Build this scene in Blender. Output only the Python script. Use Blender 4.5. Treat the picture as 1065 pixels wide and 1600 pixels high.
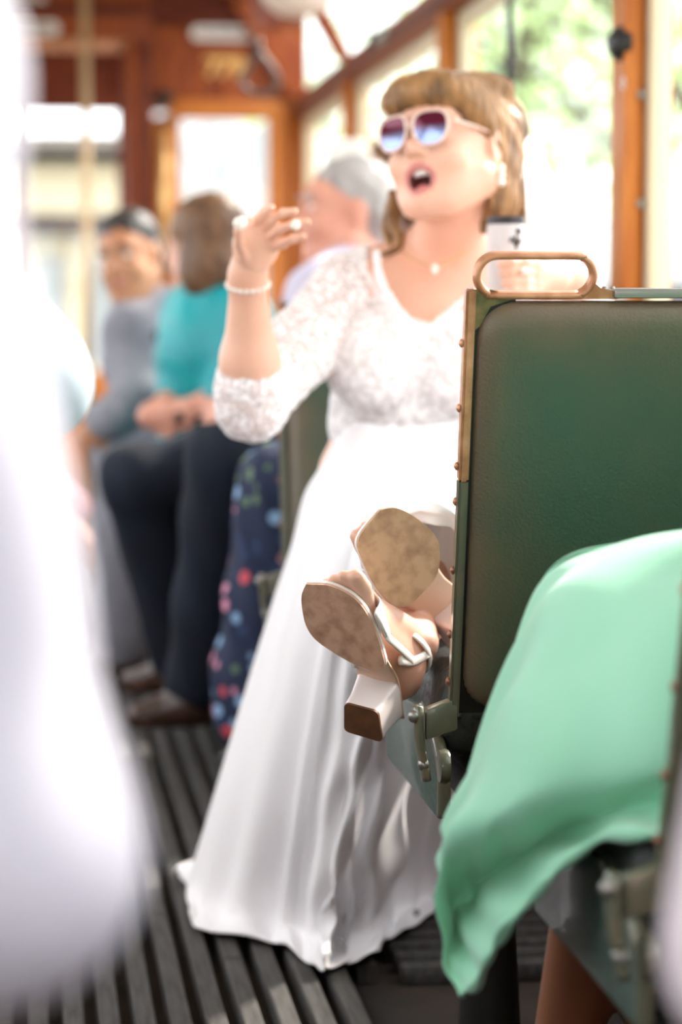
import bpy, bmesh, math, random
import numpy as np
from mathutils import Vector, Matrix

for o in list(bpy.data.objects):
    bpy.data.objects.remove(o, do_unlink=True)
SC = bpy.context.scene
COL = SC.collection
random.seed(7); RNG = np.random.default_rng(7)

# ------------------------------------------------------------------ camera
IMW, IMH, LENS, SENS = 1065.0, 1600.0, 85.0, 24.0
FPX = LENS / SENS * IMW
CAMH = 1.0
cam_d = bpy.data.cameras.new('camera'); cam = bpy.data.objects.new('camera', cam_d); COL.objects.link(cam)
cam_d.sensor_fit = 'HORIZONTAL'; cam_d.sensor_width = SENS; cam_d.lens = LENS
cam_d.clip_start = 0.05; cam_d.clip_end = 300
CROT = Matrix.Rotation(-math.radians(7.44), 3, 'Z') @ Matrix.Rotation(math.radians(90 - 4.70), 3, 'X')
cam.matrix_world = Matrix.Translation((0, 0, CAMH)) @ CROT.to_4x4()
cam_d.dof.use_dof = True; cam_d.dof.focus_distance = 2.95; cam_d.dof.aperture_fstop = 2.6
SC.camera = cam

# ------------------------------------------------------------------ light
W = bpy.data.worlds.new('World'); SC.world = W; W.use_nodes = True
bgn = W.node_tree.nodes['Background']
bgn.inputs[0].default_value = (0.93, 0.97, 1.0, 1); bgn.inputs[1].default_value = 2.0
sd = bpy.data.lights.new('sun', 'SUN'); sun = bpy.data.objects.new('sun', sd); COL.objects.link(sun)
sd.energy = 4.5; sd.angle = math.radians(4); sd.color = (1.0, 0.93, 0.82)
sun.rotation_euler = Vector((-0.62, -0.45, -0.64)).to_track_quat('-Z', 'Y').to_euler()
SC.view_settings.view_transform = 'Standard'; SC.view_settings.look = 'None'
SC.view_settings.gamma = 1.0; SC.view_settings.use_curve_mapping = False
SC.view_settings.exposure = 1.15

# ------------------------------------------------------------------ helpers
def ray(px, py):
    return CROT @ Vector(((px - IMW / 2) / FPX, -(py - IMH / 2) / FPX, -1.0))
def P(px, py, Y):
    """point of the tram at depth Y (metres down the aisle) seen along one line of sight"""
    d = ray(px, py); return Vector((0, 0, CAMH)) + d * (Y / d.y)
def PZ(px, py, z=0.0):
    d = ray(px, py); return Vector((0, 0, CAMH)) + d * ((z - CAMH) / d.z)
def PPL(px, py, o, n):
    d = ray(px, py); c = Vector((0, 0, CAMH)); return c + d * ((o - c).dot(n) / d.dot(n))
CRI = np.array(CROT.inverted())
def proj(V):
    q = (np.asarray(V, dtype=float) - np.array([0, 0, CAMH])) @ CRI.T
    return IMW / 2 + FPX * q[:, 0] / -q[:, 2], IMH / 2 - FPX * q[:, 1] / -q[:, 2]

def s2l(c):
    c = [x / 255.0 for x in c]
    return tuple((x / 12.92 if x <= 0.04045 else ((x + 0.055) / 1.055) ** 2.4) for x in c) + (1.0,)

MATS = {}
def mat(name, rgb, rough=0.6, metal=0.0, var=0.0, scale=20.0, stretch=(1, 1, 1), rgb2=None, bump=0.0, bscale=None,
        sheen=0.0, spec=0.5, sss=0.0, emit=0.0, coat=0.0, trans=0.0, detail=6.0, coords='Object', ramp=(0.35, 0.65)):
    if name in MATS: return MATS[name]
    m = bpy.data.materials.new(name); m.use_nodes = True; nt = m.node_tree; N = nt.nodes; L = nt.links
    b = N['Principled BSDF']
    b.inputs['Base Color'].default_value = s2l(rgb); b.inputs['Roughness'].default_value = rough
    b.inputs['Metallic'].default_value = metal; b.inputs['Specular IOR Level'].default_value = spec
    if sheen: b.inputs['Sheen Weight'].default_value = sheen
    if coat: b.inputs['Coat Weight'].default_value = coat
    if sss:
        b.inputs['Subsurface Weight'].default_value = sss
        b.inputs['Subsurface Radius'].default_value = (0.02, 0.008, 0.005); b.inputs['Subsurface Scale'].default_value = 0.5
    if emit:
        b.inputs['Emission Color'].default_value = s2l(rgb); b.inputs['Emission Strength'].default_value = emit
    if rgb2 is not None or bump:
        tc = N.new('ShaderNodeTexCoord'); mp = N.new('ShaderNodeMapping'); mp.inputs['Scale'].default_value = stretch
        L.new(tc.outputs[coords], mp.inputs[0])
        nz = N.new('ShaderNodeTexNoise'); nz.inputs['Scale'].default_value = scale; nz.inputs['Detail'].default_value = detail
        L.new(mp.outputs[0], nz.inputs['Vector'])
        if rgb2 is not None:
            cr = N.new('ShaderNodeValToRGB'); cr.color_ramp.elements[0].position = ramp[0]; cr.color_ramp.elements[1].position = ramp[1]
            cr.color_ramp.elements[0].color = s2l(rgb); cr.color_ramp.elements[1].color = s2l(rgb2)
            L.new(nz.outputs['Fac'], cr.inputs[0]); L.new(cr.outputs[0], b.inputs['Base Color'])
        if bump:
            n2 = nz
            if bscale:
                n2 = N.new('ShaderNodeTexNoise'); n2.inputs['Scale'].default_value = bscale; n2.inputs['Detail'].default_value = 3
                L.new(mp.outputs[0], n2.inputs['Vector'])
            bp = N.new('ShaderNodeBump'); bp.inputs['Strength'].default_value = bump; bp.inputs['Distance'].default_value = 0.004
            L.new(n2.outputs['Fac'], bp.inputs['Height']); L.new(bp.outputs[0], b.inputs['Normal'])
    MATS[name] = m; return m

def glassmat(name, tint=(255, 255, 255), refl=0.06):
    if name in MATS: return MATS[name]
    m = bpy.data.materials.new(name); m.use_nodes = True; nt = m.node_tree; N = nt.nodes; L = nt.links
    N.remove(N['Principled BSDF']); out = N['Material Output']
    t = N.new('ShaderNodeBsdfTransparent'); t.inputs[0].default_value = s2l(tint)
    g = N.new('ShaderNodeBsdfGlossy'); g.inputs['Roughness'].default_value = 0.03
    mx = N.new('ShaderNodeMixShader'); mx.inputs[0].default_value = refl
    L.new(t.outputs[0], mx.inputs[1]); L.new(g.outputs[0], mx.inputs[2]); L.new(mx.outputs[0], out.inputs[0])
    MATS[name] = m; return m

# scene graph ------------------------------------------------------
def setp(o, label=None, cat=None, group=None, kind=None):
    if label: o['label'] = label
    if cat: o['category'] = cat
    if group: o['group'] = group
    if kind: o['kind'] = kind
    return o
def empty(name, loc, label=None, cat=None, group=None, kind=None):
    o = bpy.data.objects.new(name, None); o.empty_display_size = 0.1; COL.objects.link(o); o.location = loc
    return setp(o, label, cat, group, kind)
def adopt(o, parent):
    o.parent = parent
    b = Vector(parent.location) if parent.parent is None else Vector((0, 0, 0))
    o.matrix_parent_inverse = Matrix.Translation(-b)
    return o
def link(name, me, material=None, parent=None, smooth=True):
    o = bpy.data.objects.new(name, me); COL.objects.link(o)
    if material is not None:
        for m in (material if isinstance(material, (list, tuple)) else [material]): me.materials.append(m)
    if smooth:
        me.polygons.foreach_set('use_smooth', [True] * len(me.polygons))
    if parent is not None: adopt(o, parent)
    return o
def pyd(name, V, F, material=None, parent=None, smooth=True):
    me = bpy.data.meshes.new(name); me.from_pydata([tuple(v) for v in V], [], [tuple(int(i) for i in f) for f in F]); me.update()
    return link(name, me, material, parent, smooth)
def bmobj(name, bm, material=None, parent=None, smooth=True, sharp=None):
    bmesh.ops.recalc_face_normals(bm, faces=bm.faces)
    me = bpy.data.meshes.new(name); bm.to_mesh(me); bm.free()
    if smooth and sharp is not None: me.set_sharp_from_angle(angle=math.radians(sharp)) if False else None
    o = link(name, me, material, parent, smooth)
    if smooth and sharp is not None:
        try: me.set_sharp_from_angle(angle=math.radians(sharp))
        except Exception: pass
    return o
def boxbm(lo, hi, bev=0.0, seg=2):
    bm = bmesh.new(); bmesh.ops.create_cube(bm, size=1)
    lo = Vector(lo); hi = Vector(hi); c = (lo + hi) / 2; s = hi - lo
    for v in bm.verts: v.co = Vector((v.co.x * s.x, v.co.y * s.y, v.co.z * s.z)) + c
    if bev: bmesh.ops.bevel(bm, geom=list(bm.edges), offset=bev, segments=seg, affect='EDGES', profile=0.5)
    return bm
def box(name, lo, hi, material, parent=None, bev=0.0, seg=2):
    lo2 = [min(a, b) for a, b in zip(lo, hi)]; hi2 = [max(a, b) for a, b in zip(lo, hi)]
    return bmobj(name, boxbm(lo2, hi2, bev, seg), material, parent, smooth=bev > 0, sharp=40)
def pbox(name, x0, x1, y0, y1, Y0, Y1, material, parent=None, bev=0.0):
    a = P(x0, y1, Y0); b = P(x1, y0, Y0)
    return box(name, (a.x, Y0, a.z), (b.x, Y1, b.z), material, parent, bev)

def crom(pts, n):
    """Catmull-Rom resample of a polyline of Vectors, n points"""
    pts = [Vector(p) for p in pts]
    if len(pts) == 2: return [pts[0].lerp(pts[1], i / (n - 1)) for i in range(n)]
    out = []; m = len(pts) - 1
    for i in range(n):
        t = i / (n - 1) * m; k = min(int(t), m - 1); u = t - k
        p1, p2 = pts[k], pts[k + 1]; p0 = pts[k - 1] if k > 0 else p1 * 2 - p2; p3 = pts[k + 2] if k + 2 <= m else p2 * 2 - p1
        out.append(0.5 * ((2 * p1) + (p2 - p0) * u + (2 * p0 - 5 * p1 + 4 * p2 - p3) * u * u + (3 * p1 - p0 - 3 * p2 + p3) * u ** 3))
    return out
def tube_mesh(pts, r, sides=10, flat=None, closed=False, up=None):
    """tube along pts; r float or list; flat=(w,h) gives an oval / ribbon section"""
    n = len(pts); V = []; F = []; prev = None
    for i, p in enumerate(pts):
        a = pts[(i - 1) % n] if (closed or i > 0) else pts[0]; b = pts[(i + 1) % n] if (closed or i < n - 1) else pts[-1]
        t = (b - a).normalized()
        if up is not None:
            u = up[i] if isinstance(up, list) else up
            s = t.cross(u)
            if s.length < 1e-5: s = t.cross(Vector((0.3, 0.7, 0.2)))
            s.normalize(); w = s.cross(t).normalized()
        else:
            if prev is None: prev = Vector((0, 0, 1)) if abs(t.z) < 0.9 else Vector((1, 0, 0))
            s = t.cross(prev).normalized(); w = s.cross(t).normalized(); prev = w
        rr = r[i] if isinstance(r, (list, tuple)) else r
        fw, fh = flat if flat else (1, 1)
        for k in range(sides):
            an = 2 * math.pi * k / sides
            V.append(p + s * (math.cos(an) * rr * fw) + w * (math.sin(an) * rr * fh))
    m = n if closed else n - 1
    for i in range(m):
        for k in range(sides):
            a = i * sides + k; b = i * sides + (k + 1) % sides; c = ((i + 1) % n) * sides + (k + 1) % sides; d = ((i + 1) % n) * sides + k
            F.append((a, b, c, d))
    if not closed:
        F.append(tuple(reversed(range(sides)))); F.append(tuple(range((n - 1) * sides, n * sides)))
    return V, F
def tube(name, pts, r, material, parent=None, sides=10, flat=None, closed=False, n=None, up=None):
    pts = [Vector(p) for p in pts]
    if n:
        if closed: pts = crom(pts + [pts[0]], n)[:-1]
        else: pts = crom(pts, n)
        if isinstance(r, (list, tuple)):
            r = list(np.interp(np.linspace(0, 1, len(pts)), np.linspace(0, 1, len(r)), r))
    V, F = tube_mesh(pts, r, sides, flat, closed, up)
    return pyd(name, V, F, material, parent)
def lathe(name, prof, center, axis, material, parent=None, seg=24, smooth=True):
    """prof: list of (radius, height) along axis"""
    ax = Vector(axis).normalized(); s = ax.orthogonal().normalized(); w = ax.cross(s)
    c = Vector(center); V = []; F = []
    for r, h in prof:
        for k in range(seg):
            a = 2 * math.pi * k / seg; V.append(c + ax * h + s * (math.cos(a) * r) + w * (math.sin(a) * r))
    for i in range(len(prof) - 1):
        for k in range(seg):
            F.append((i * seg + k, i * seg + (k + 1) % seg, (i + 1) * seg + (k + 1) % seg, (i + 1) * seg + k))
    F.append(tuple(reversed(range(seg)))); F.append(tuple(range((len(prof) - 1) * seg, len(prof) * seg)))
    o = pyd(name, V, F, material, parent, smooth)
    if smooth:
        try: o.data.set_sharp_from_angle(angle=math.radians(50))
        except Exception: pass
    return o
def prism(name, poly, off, material, parent=None, bev=0.0, seg=2):
    """polygon (list of Vectors, planar) extruded by vector off"""
    bm = bmesh.new(); vs = [bm.verts.new(p) for p in poly]; f = bm.faces.new(vs)
    r = bmesh.ops.extrude_face_region(bm, geom=[f])
    for v in [g for g in r['geom'] if isinstance(g, bmesh.types.BMVert)]: v.co += Vector(off)
    if bev: bmesh.ops.bevel(bm, geom=[e for e in bm.edges], offset=bev, segments=seg, affect='EDGES', profile=0.5)
    return bmobj(name, bm, material, parent, True, 40)
def text_obj(name, s, size, center, right, up, material, parent=None, depth=0.002, off=0.0):
    cu = bpy.data.curves.new('t', 'FONT'); cu.body = s; cu.size = size; cu.extrude = depth; cu.align_x = 'CENTER'; cu.align_y = 'CENTER'
    cu.offset = off
    to = bpy.data.objects.new('t', cu); COL.objects.link(to)
    dg = bpy.context.evaluated_depsgraph_get(); me = bpy.data.meshes.new_from_object(to.evaluated_get(dg))
    bpy.data.objects.remove(to, do_unlink=True)
    R = Vector(right).normalized(); U = Vector(up).normalized(); N = R.cross(U)
    M = Matrix((R, U, N)).transposed().to_4x4(); M.translation = Vector(center); me.transform(M); me.name = name
    return link(name, me, material, parent, False)
def grid_surf(name, rows, nu, nv, material, parent=None, disp=None, closed_u=False, thick=0.0, two=False):
    """rows: list (v) of lists (u) of Vectors; Catmull-Rom in both directions"""
    rr = [crom(r + ([r[0]] if closed_u else []), nu) for r in rows]
    cols = [crom([rr[j][i] for j in range(len(rr))], nv) for i in range(nu)]
    G = np.array([[list(cols[i][j]) for i in range(nu)] for j in range(nv)])
    if disp is not None:
        du = np.gradient(G, axis=1); dv = np.gradient(G, axis=0); Nn = np.cross(du, dv); Nn /= np.maximum(np.linalg.norm(Nn, axis=2, keepdims=True), 1e-9)
        uu, vv = np.meshgrid(np.linspace(0, 1, nu), np.linspace(0, 1, nv))
        G = G + Nn * disp(uu, vv, G)[..., None]
    V = G.reshape(-1, 3); F = []
    for j in range(nv - 1):
        for i in range(nu - 1):
            a = j * nu + i; F.append((a, a + 1, a + nu + 1, a + nu))
    o = pyd(name, V, F, material, parent)
    if thick:
        md = o.modifiers.new('solid', 'SOLIDIFY'); md.thickness = thick; md.offset = 0
    return o

# ------------------------------------------------------------------ implicit bodies
def np3(v): return np.array([v[0], v[1], v[2]], dtype=np.float32)
class Ell:
    def __init__(s, c, r, R=None, op='u', k=None):
        s.c = np3(c); s.r = np.array(r, dtype=np.float32); s.R = np.eye(3, dtype=np.float32) if R is None else np.array(R, dtype=np.float32)  # columns = local axes
        s.op = op; s.k = k
    def bb(s):
        e = np.sqrt(((s.R * s.r[None, :]) ** 2).sum(1)); return s.c - e, s.c + e
    def d(s, X):
        q = (X - s.c) @ s.R; a = q / s.r; k0 = np.sqrt((a * a).sum(-1)); k1 = np.sqrt(((a / s.r) ** 2).sum(-1))
        return k0 * (k0 - 1) / np.maximum(k1, 1e-6)
    def grow(s, g): return Ell(s.c, s.r + g, s.R, s.op, s.k)
class Cone:
    def __init__(s, a, b, ra, rb, op='u', k=None):
        s.a = np3(a); s.b = np3(b); s.ra = ra; s.rb = rb; s.op = op; s.k = k
    def bb(s):
        return np.minimum(s.a - s.ra, s.b - s.rb), np.maximum(s.a + s.ra, s.b + s.rb)
    def d(s, X):
        ab = s.b - s.a; q = X - s.a; t = np.clip((q @ ab) / max(float(ab @ ab), 1e-9), 0, 1)
        return np.sqrt(((q - t[..., None] * ab) ** 2).sum(-1)) - (s.ra + (s.rb - s.ra) * t)
    def grow(s, g): return Cone(s.a, s.b, s.ra + g, s.rb + g, s.op, s.k)
class Half:
    """half space: removes everything on the side n points to"""
    def __init__(s, c, n): s.c = np3(c); n = np3(n); s.n = n / np.linalg.norm(n); s.op = 'cut'; s.k = 0.004
    def d(s, X): return (X - s.c) @ s.n
def chain(pts, rs, k=None): return [Cone(pts[i], pts[i + 1], rs[i], rs[i + 1], k=k) for i in range(len(pts) - 1)]

def nets(prims, h, k=0.02, disp=None):
    lo = np.min([p.bb()[0] for p in prims if p.op == 'u'], axis=0) - 3 * h - k * 0.5
    hi = np.max([p.bb()[1] for p in prims if p.op == 'u'], axis=0) + 3 * h + k * 0.5
    n = np.ceil((hi - lo) / h).astype(int) + 1
    F = np.full(n, 0.5, dtype=np.float32)
    ax = [lo[i] + h * np.arange(n[i], dtype=np.float32) for i in range(3)]
    for p in prims:
        kk = p.k if p.k is not None else k
        if p.op == 'cut': sl = (slice(0, n[0]), slice(0, n[1]), slice(0, n[2]))
        else:
            b0, b1 = p.bb(); m = 2 * kk + 2.5 * h
            i0 = np.clip(np.floor((b0 - m - lo) / h).astype(int), 0, n); i1 = np.clip(np.ceil((b1 + m - lo) / h).astype(int) + 1, 0, n)
            if np.any(i1 <= i0): continue
            sl = tuple(slice(a, b) for a, b in zip(i0, i1))
        X = np.stack(np.meshgrid(ax[0][sl[0]], ax[1][sl[1]], ax[2][sl[2]], indexing='ij'), -1)
        d = p.d(X).astype(np.float32); a = F[sl]
        if p.op == 'u':
            hh = np.maximum(kk - np.abs(a - d), 0) / max(kk, 1e-6); F[sl] = np.minimum(a, d) - hh * hh * kk * 0.25
        else:
            e = -d if p.op == 's' else d
            hh = np.maximum(kk - np.abs(a - e), 0) / max(kk, 1e-6); F[sl] = np.maximum(a, e) + hh * hh * kk * 0.25
    S = F < 0
    def cs(A, dx, dy, dz): return A[dx:n[0] - 1 + dx, dy:n[1] - 1 + dy, dz:n[2] - 1 + dz]
    cnt = sum(cs(S, a, b, c).astype(np.int8) for a in (0, 1) for b in (0, 1) for c in (0, 1))
    M = (cnt > 0) & (cnt < 8); I = np.full(M.shape, -1, dtype=np.int64); idx = np.argwhere(M); I[M] = np.arange(len(idx))
    acc = np.zeros((len(idx), 3)); num = np.zeros(len(idx))
    cor = [(a, b, c) for a in (0, 1) for b in (0, 1) for c in (0, 1)]
    val = {c: F[idx[:, 0] + c[0], idx[:, 1] + c[1], idx[:, 2] + c[2]] for c in cor}
    for c in cor:
        for axi in range(3):
            if c[axi] == 1: continue
            e = list(c); e[axi] = 1; e = tuple(e); v0, v1 = val[c], val[e]; x = (v0 < 0) != (v1 < 0)
            t = np.where(x, v0 / np.where(x, v0 - v1, 1), 0); p = np.tile(np.array(c, float), (len(idx), 1)); p[:, axi] = t
            acc[x] += p[x]; num[x] += 1
    V = lo + h * (idx + acc / np.maximum(num, 1)[:, None])
    faces = []
    for axi in range(3):
        s0 = [slice(1, n[i] - 1) for i in range(3)]; s1 = list(s0); s0[axi] = slice(0, n[axi] - 1); s1[axi] = slice(1, n[axi])
        A = S[tuple(s0)]; B = S[tuple(s1)]; e = np.argwhere(A != B); 
        if len(e) == 0: continue
        flip = A[e[:, 0], e[:, 1], e[:, 2]]
        off = np.array([1, 1, 1]); off[axi] = 0; g = e + off
        u, w = [(1, 2), (2, 0), (0, 1)][axi]
        def ci(du, dw):
            q = g.copy(); q[:, u] += du; q[:, w] += dw; return I[q[:, 0], q[:, 1], q[:, 2]]
        Q = np.stack([ci(-1, -1), ci(0, -1), ci(0, 0), ci(-1, 0)], 1)
        Q = np.where(flip[:, None], Q, Q[:, ::-1]); faces.append(Q)
    Q = np.concatenate(faces)
    return V, Q
def vnormals(V, Q):
    fn = np.cross(V[Q[:, 2]] - V[Q[:, 0]], V[Q[:, 3]] - V[Q[:, 1]]); N = np.zeros_like(V)
    for c in range(4): np.add.at(N, Q[:, c], fn)
    return N / np.maximum(np.linalg.norm(N, axis=1, keepdims=True), 1e-12)
def smoothV(V, Q, it=2, lam=0.5):
    for _ in range(it):
        A = np.zeros_like(V); c = np.zeros(len(V))
        for i in range(4):
            a, b = Q[:, i], Q[:, (i + 1) % 4]
            np.add.at(A, a, V[b]); np.add.at(A, b, V[a]); np.add.at(c, a, 1); np.add.at(c, b, 1)
        V = V + lam * (A / np.maximum(c, 1)[:, None] - V)
    return V
def qmesh(name, V, Q):
    me = bpy.data.meshes.new(name); me.vertices.add(len(V)); me.vertices.foreach_set('co', np.asarray(V, dtype=np.float32).ravel())
    me.loops.add(len(Q) * 4); me.loops.foreach_set('vertex_index', Q.astype(np.int32).ravel())
    me.polygons.add(len(Q)); me.polygons.foreach_set('loop_start', np.arange(0, len(Q) * 4, 4, dtype=np.int32))
    me.polygons.foreach_set('loop_total', np.full(len(Q), 4, dtype=np.int32))
    me.update(calc_edges=True); me.validate(); return me
def blob(name, prims, h, material, parent=None, k=0.02, smooth=2, disp=None, region=None, extra=None):
    """one continuous surface around all prims; region(face centres)->material index"""
    V, Q = nets(prims, h, k); V = smoothV(V, Q, smooth)
    if disp is not None:
        V = V + vnormals(V, Q) * disp(V)[:, None]
    if extra is not None:
        for (p2, h2, k2, s2) in extra:
            V2, Q2 = nets(p2, h2, k2); V2 = smoothV(V2, Q2, s2); Q = np.concatenate([Q, Q2 + len(V)]); V = np.concatenate([V, V2])
    me = qmesh(name, V, Q); o = link(name, me, material, parent)
    if region is not None:
        C = V[Q].mean(1); me.polygons.foreach_set('material_index', region(C).astype(np.int32))
    return o
def frame(fwd, up):
    """columns: local x (right), y (back, away from the face), z (up); face looks along -y"""
    f = Vector(fwd).normalized(); y = -f; x = y.cross(Vector(up)).normalized(); z = x.cross(y).normalized()
    return np.array([list(x), list(y), list(z)], dtype=np.float32).T
# ------------------------------------------------------------------ materials of the tram
WOOD = mat('wood_varnished', (114, 46, 8), 0.55, rgb2=(150, 72, 18), scale=9, stretch=(6, 6, 0.6), bump=0.1, spec=0.3)
WOODO = mat('wood_honey', (182, 100, 28), 0.48, rgb2=(208, 128, 48), scale=9, stretch=(6, 6, 0.6), spec=0.4)
WOODD = mat('wood_mahogany', (82, 28, 8), 0.55, rgb2=(110, 44, 14), scale=8, stretch=(0.8, 5, 5), spec=0.3)
CREAM = mat('cream_paint', (226, 212, 178), 0.5)
BLACK = mat('black_rubber', (22, 20, 18), 0.45)
BRASS = mat('brass_worn', (206, 148, 112), 0.36, 0.3, rgb2=(168, 112, 76), scale=40, bump=0.1)
STEEL = mat('dull_steel', (150, 148, 142), 0.4, 0.8)
ENAMEL = mat('white_enamel', (238, 232, 224), 0.4)
INK = mat('dark_lettering', (50, 40, 38), 0.6)
GLASS = glassmat('window_glass')
SLAT = mat('floor_slat_grey', (74, 71, 68), 0.75, rgb2=(50, 47, 44), scale=14, stretch=(8, 0.7, 4), bump=0.35)
SUBF = mat('subfloor_dirty', (52, 38, 26), 0.9, rgb2=(24, 19, 14), scale=7, bump=0.3)
CEIL = mat('ceiling_cream', (214, 196, 168), 0.6)

# ------------------------------------------------------------------ floor
XR, XL, YB, Y0 = 1.2, -1.3, 10.45, -1.2
fl = box('floor', (XL, Y0, -0.09), (XR, 13.0, -0.032), SUBF); setp(fl, 'dark dirty tram floor under the grey wooden slats', 'floor', kind='structure')
def slat_mesh(L):
    bm = boxbm((-0.0148, 0, -0.032), (0.0148, L, 0.0), 0.0025, 1); me = bpy.data.meshes.new('floor_slat'); bm.to_mesh(me); bm.free()
    me.materials.append(SLAT); return me
cuts = [[Y0, 2.35, 4.62, 7.8, 10.4], [Y0, 3.92, 6.9, 10.4]]
for i in range(-15, 8):
    x = 0.1455 + 0.0148 + 0.0505 * i
    c = list(cuts[i % 2]); c[1] += random.uniform(-0.3, 0.25)
    if i == 7: c = [3.62, 6.9, 10.4]
    if i == 6: c = [2.2, 3.3, 6.0, 10.4]
    for a, b in zip(c[:-1], c[1:]):
        o = bpy.data.objects.new('floor_slat', slat_mesh(b - a - 0.003)); COL.objects.link(o)
        o.location = (x, a, random.uniform(-0.0015, 0.0)); o.parent = fl
# slats laid across in the footwell beside the aisle
for k in range(9):
    y = 3.60 + 0.064 * k
    bm = boxbm((0.565, y, -0.032), (1.18, y + 0.036, -0.002), 0.003, 1); bmobj('cross_slat', bm, SLAT, fl)

# ------------------------------------------------------------------ side walls
posts_r = [-1.15, 0.57, 2.61, 4.645, 6.70, 8.74, 10.38]
def side(name, s, X, lab, posts, winlab):
    """s=+1 right, -1 left"""
    w = box(name, (X, Y0, -0.05), (X + s * 0.06, YB, 0.72), WOOD); setp(w, lab, 'wall', kind='structure')
    box('window_sill', (X - s * 0.04, Y0, 0.72), (X + s * 0.07, YB, 0.755), WOODO, w, 0.006)
    box('cornice', (X - s * 0.055, Y0, 1.83), (X + s * 0.06, YB, 1.915), WOOD, w, 0.01)
    box('picture_rail', (X - s * 0.075, Y0, 1.845), (X - s * 0.055, YB, 1.868), WOODD, w, 0.004)
    for i, y in enumerate(posts):
        box('window_post', (X - s * 0.05, y - 0.055, 0.755), (X - s * 0.015, y + 0.055, 1.83), WOODO, w, 0.004)
        box('window_post_core', (X - s * 0.014, y - 0.04, 0.755), (X + s * 0.05, y + 0.04, 1.83), WOODO, w, 0.003)
        # rib of the coved roof lights
        prism('roof_rib', [Vector((X - s * 0.02, y - 0.05, 1.915)), Vector((X - s * 0.07, y - 0.05, 1.915)), Vector((X - s * 0.34, y - 0.05, 2.36)), Vector((X - s * 0.27, y - 0.05, 2.38))], (0, 0.10, 0), WOOD, w)
    for i in range(len(posts) - 1):
        a, b = posts[i] + 0.06, posts[i + 1] - 0.06
        wi = empty('window_%d' % (i + 1 + (10 if s < 0 else 0)), (X, a, 0.755), winlab, 'window', 'windows of the %s wall' % ('right' if s > 0 else 'left'), 'structure')
        # cream sash
        for nm, lo, hi in (('sash_stile', (X - s * 0.008, a - 0.012, 0.757), (X + s * 0.03, a + 0.045, 1.828)), ('sash_stile', (X - s * 0.008, b - 0.045, 0.757), (X + s * 0.03, b + 0.012, 1.828)),
                           ('sash_rail', (X - s * 0.006, a, 0.757), (X + s * 0.03, b, 0.80)), ('sash_rail', (X - s * 0.006, a, 1.785), (X + s * 0.03, b, 1.828))):
            box(nm, lo, hi, CREAM, wi, 0.004)
        box('pane', (X + s * 0.008, a, 0.78), (X + s * 0.012, b, 1.80), GLASS, wi)
        V = [Vector((X - s * 0.06, a - 0.01, 1.93)), Vector((X - s * 0.06, b + 0.01, 1.93)), Vector((X - s * 0.30, b + 0.01, 2.35)), Vector((X - s * 0.30, a - 0.01, 2.35))]
        prism('roof_light_pane', V, (s * 0.004, 0, 0.002), GLASS, wi)
    box('roof_edge_beam', (X - s * 0.38, Y0, 2.34), (X - s * 0.24, YB, 2.44), WOOD, w, 0.01)
    return w
wr = side('wall_right', 1, XR, 'varnished wooden side wall with big windows behind the bride', posts_r, 'large cream-sashed window in the wooden right wall')
wl = side('wall_left', -1, XL, 'varnished wooden side wall left of the aisle', posts_r, 'large cream-sashed window in the left wall')
ce = box('ceiling', (XL + 0.3, Y0, 2.44), (XR - 0.3, 13.0, 2.48), CEIL); setp(ce, 'cream tram ceiling above the aisle', 'ceiling', kind='structure')

# dark screws on the nearest post
for (px, py) in ((1003, 148), (1002, 318)):
    c = P(px, py, 4.586); lathe('screw', [(0.0105, 0), (0.009, 0.005), (0.004, 0.007)], c, (0, -1, 0), STEEL, wr, 12)

# ------------------------------------------------------------------ end wall (bulkhead) with doorway
be = empty('wall_end', (0.5, YB, 0), 'varnished wooden end wall of the tram saloon with doorway', 'wall', kind='structure')
YA = YB - 0.05
pbox('header_board', -440, 236, -60, 66, YA, YB, WOOD, be, 0.004)
pbox('header_rail', -440, 205, 62, 72, YA - 0.03, YA, BRASS, be, 0.004)
pbox('header_moulding', -440, 240, 6, 14, YA - 0.02, YA, WOODD, be, 0.004)
pbox('top_panel', 236, 480, -60, 40, YA, YB, WOODD, be)
pbox('top_moulding', 262, 440, 22, 36, YA - 0.025, YA, WOODD, be, 0.005)
pbox('number_panel', 236, 480, 40, 160, YA, YB, WOOD, be)
pbox('lintel', 262, 480, 158, 184, YA - 0.02, YB, WOODO, be, 0.004)
pbox('pillar', 200, 236, 66, 851, YA - 0.06, YB, WOODD, be, 0.006)
pbox('pillar_moulding', 204, 214, 70, 851, YA - 0.075, YA - 0.06, WOOD, be, 0.003)
pbox('stile', 236, 281, 184, 851, YA - 0.01, YB, WOODO, be, 0.005)
pbox('stile', 421, 452, 184, 851, YA - 0.02, YB, WOODO, be, 0.005)
pbox('stile', 454, 484, 184, 851, YA - 0.03, YB, WOOD, be, 0.005)
pbox('lower_panel', 281, 421, 470, 851, YA + 0.01, YB, WOOD, be)
pbox('pane', 281, 421, 184, 470, YA + 0.03, YA + 0.034, GLASS, be)
text_obj('number', '779', 0.115, P(352, 106, YA - 0.003), (1, 0, 0), (0, 0, 1), mat('gold_leaf', (226, 176, 96), 0.5), be, 0.002, 0.004)
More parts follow.
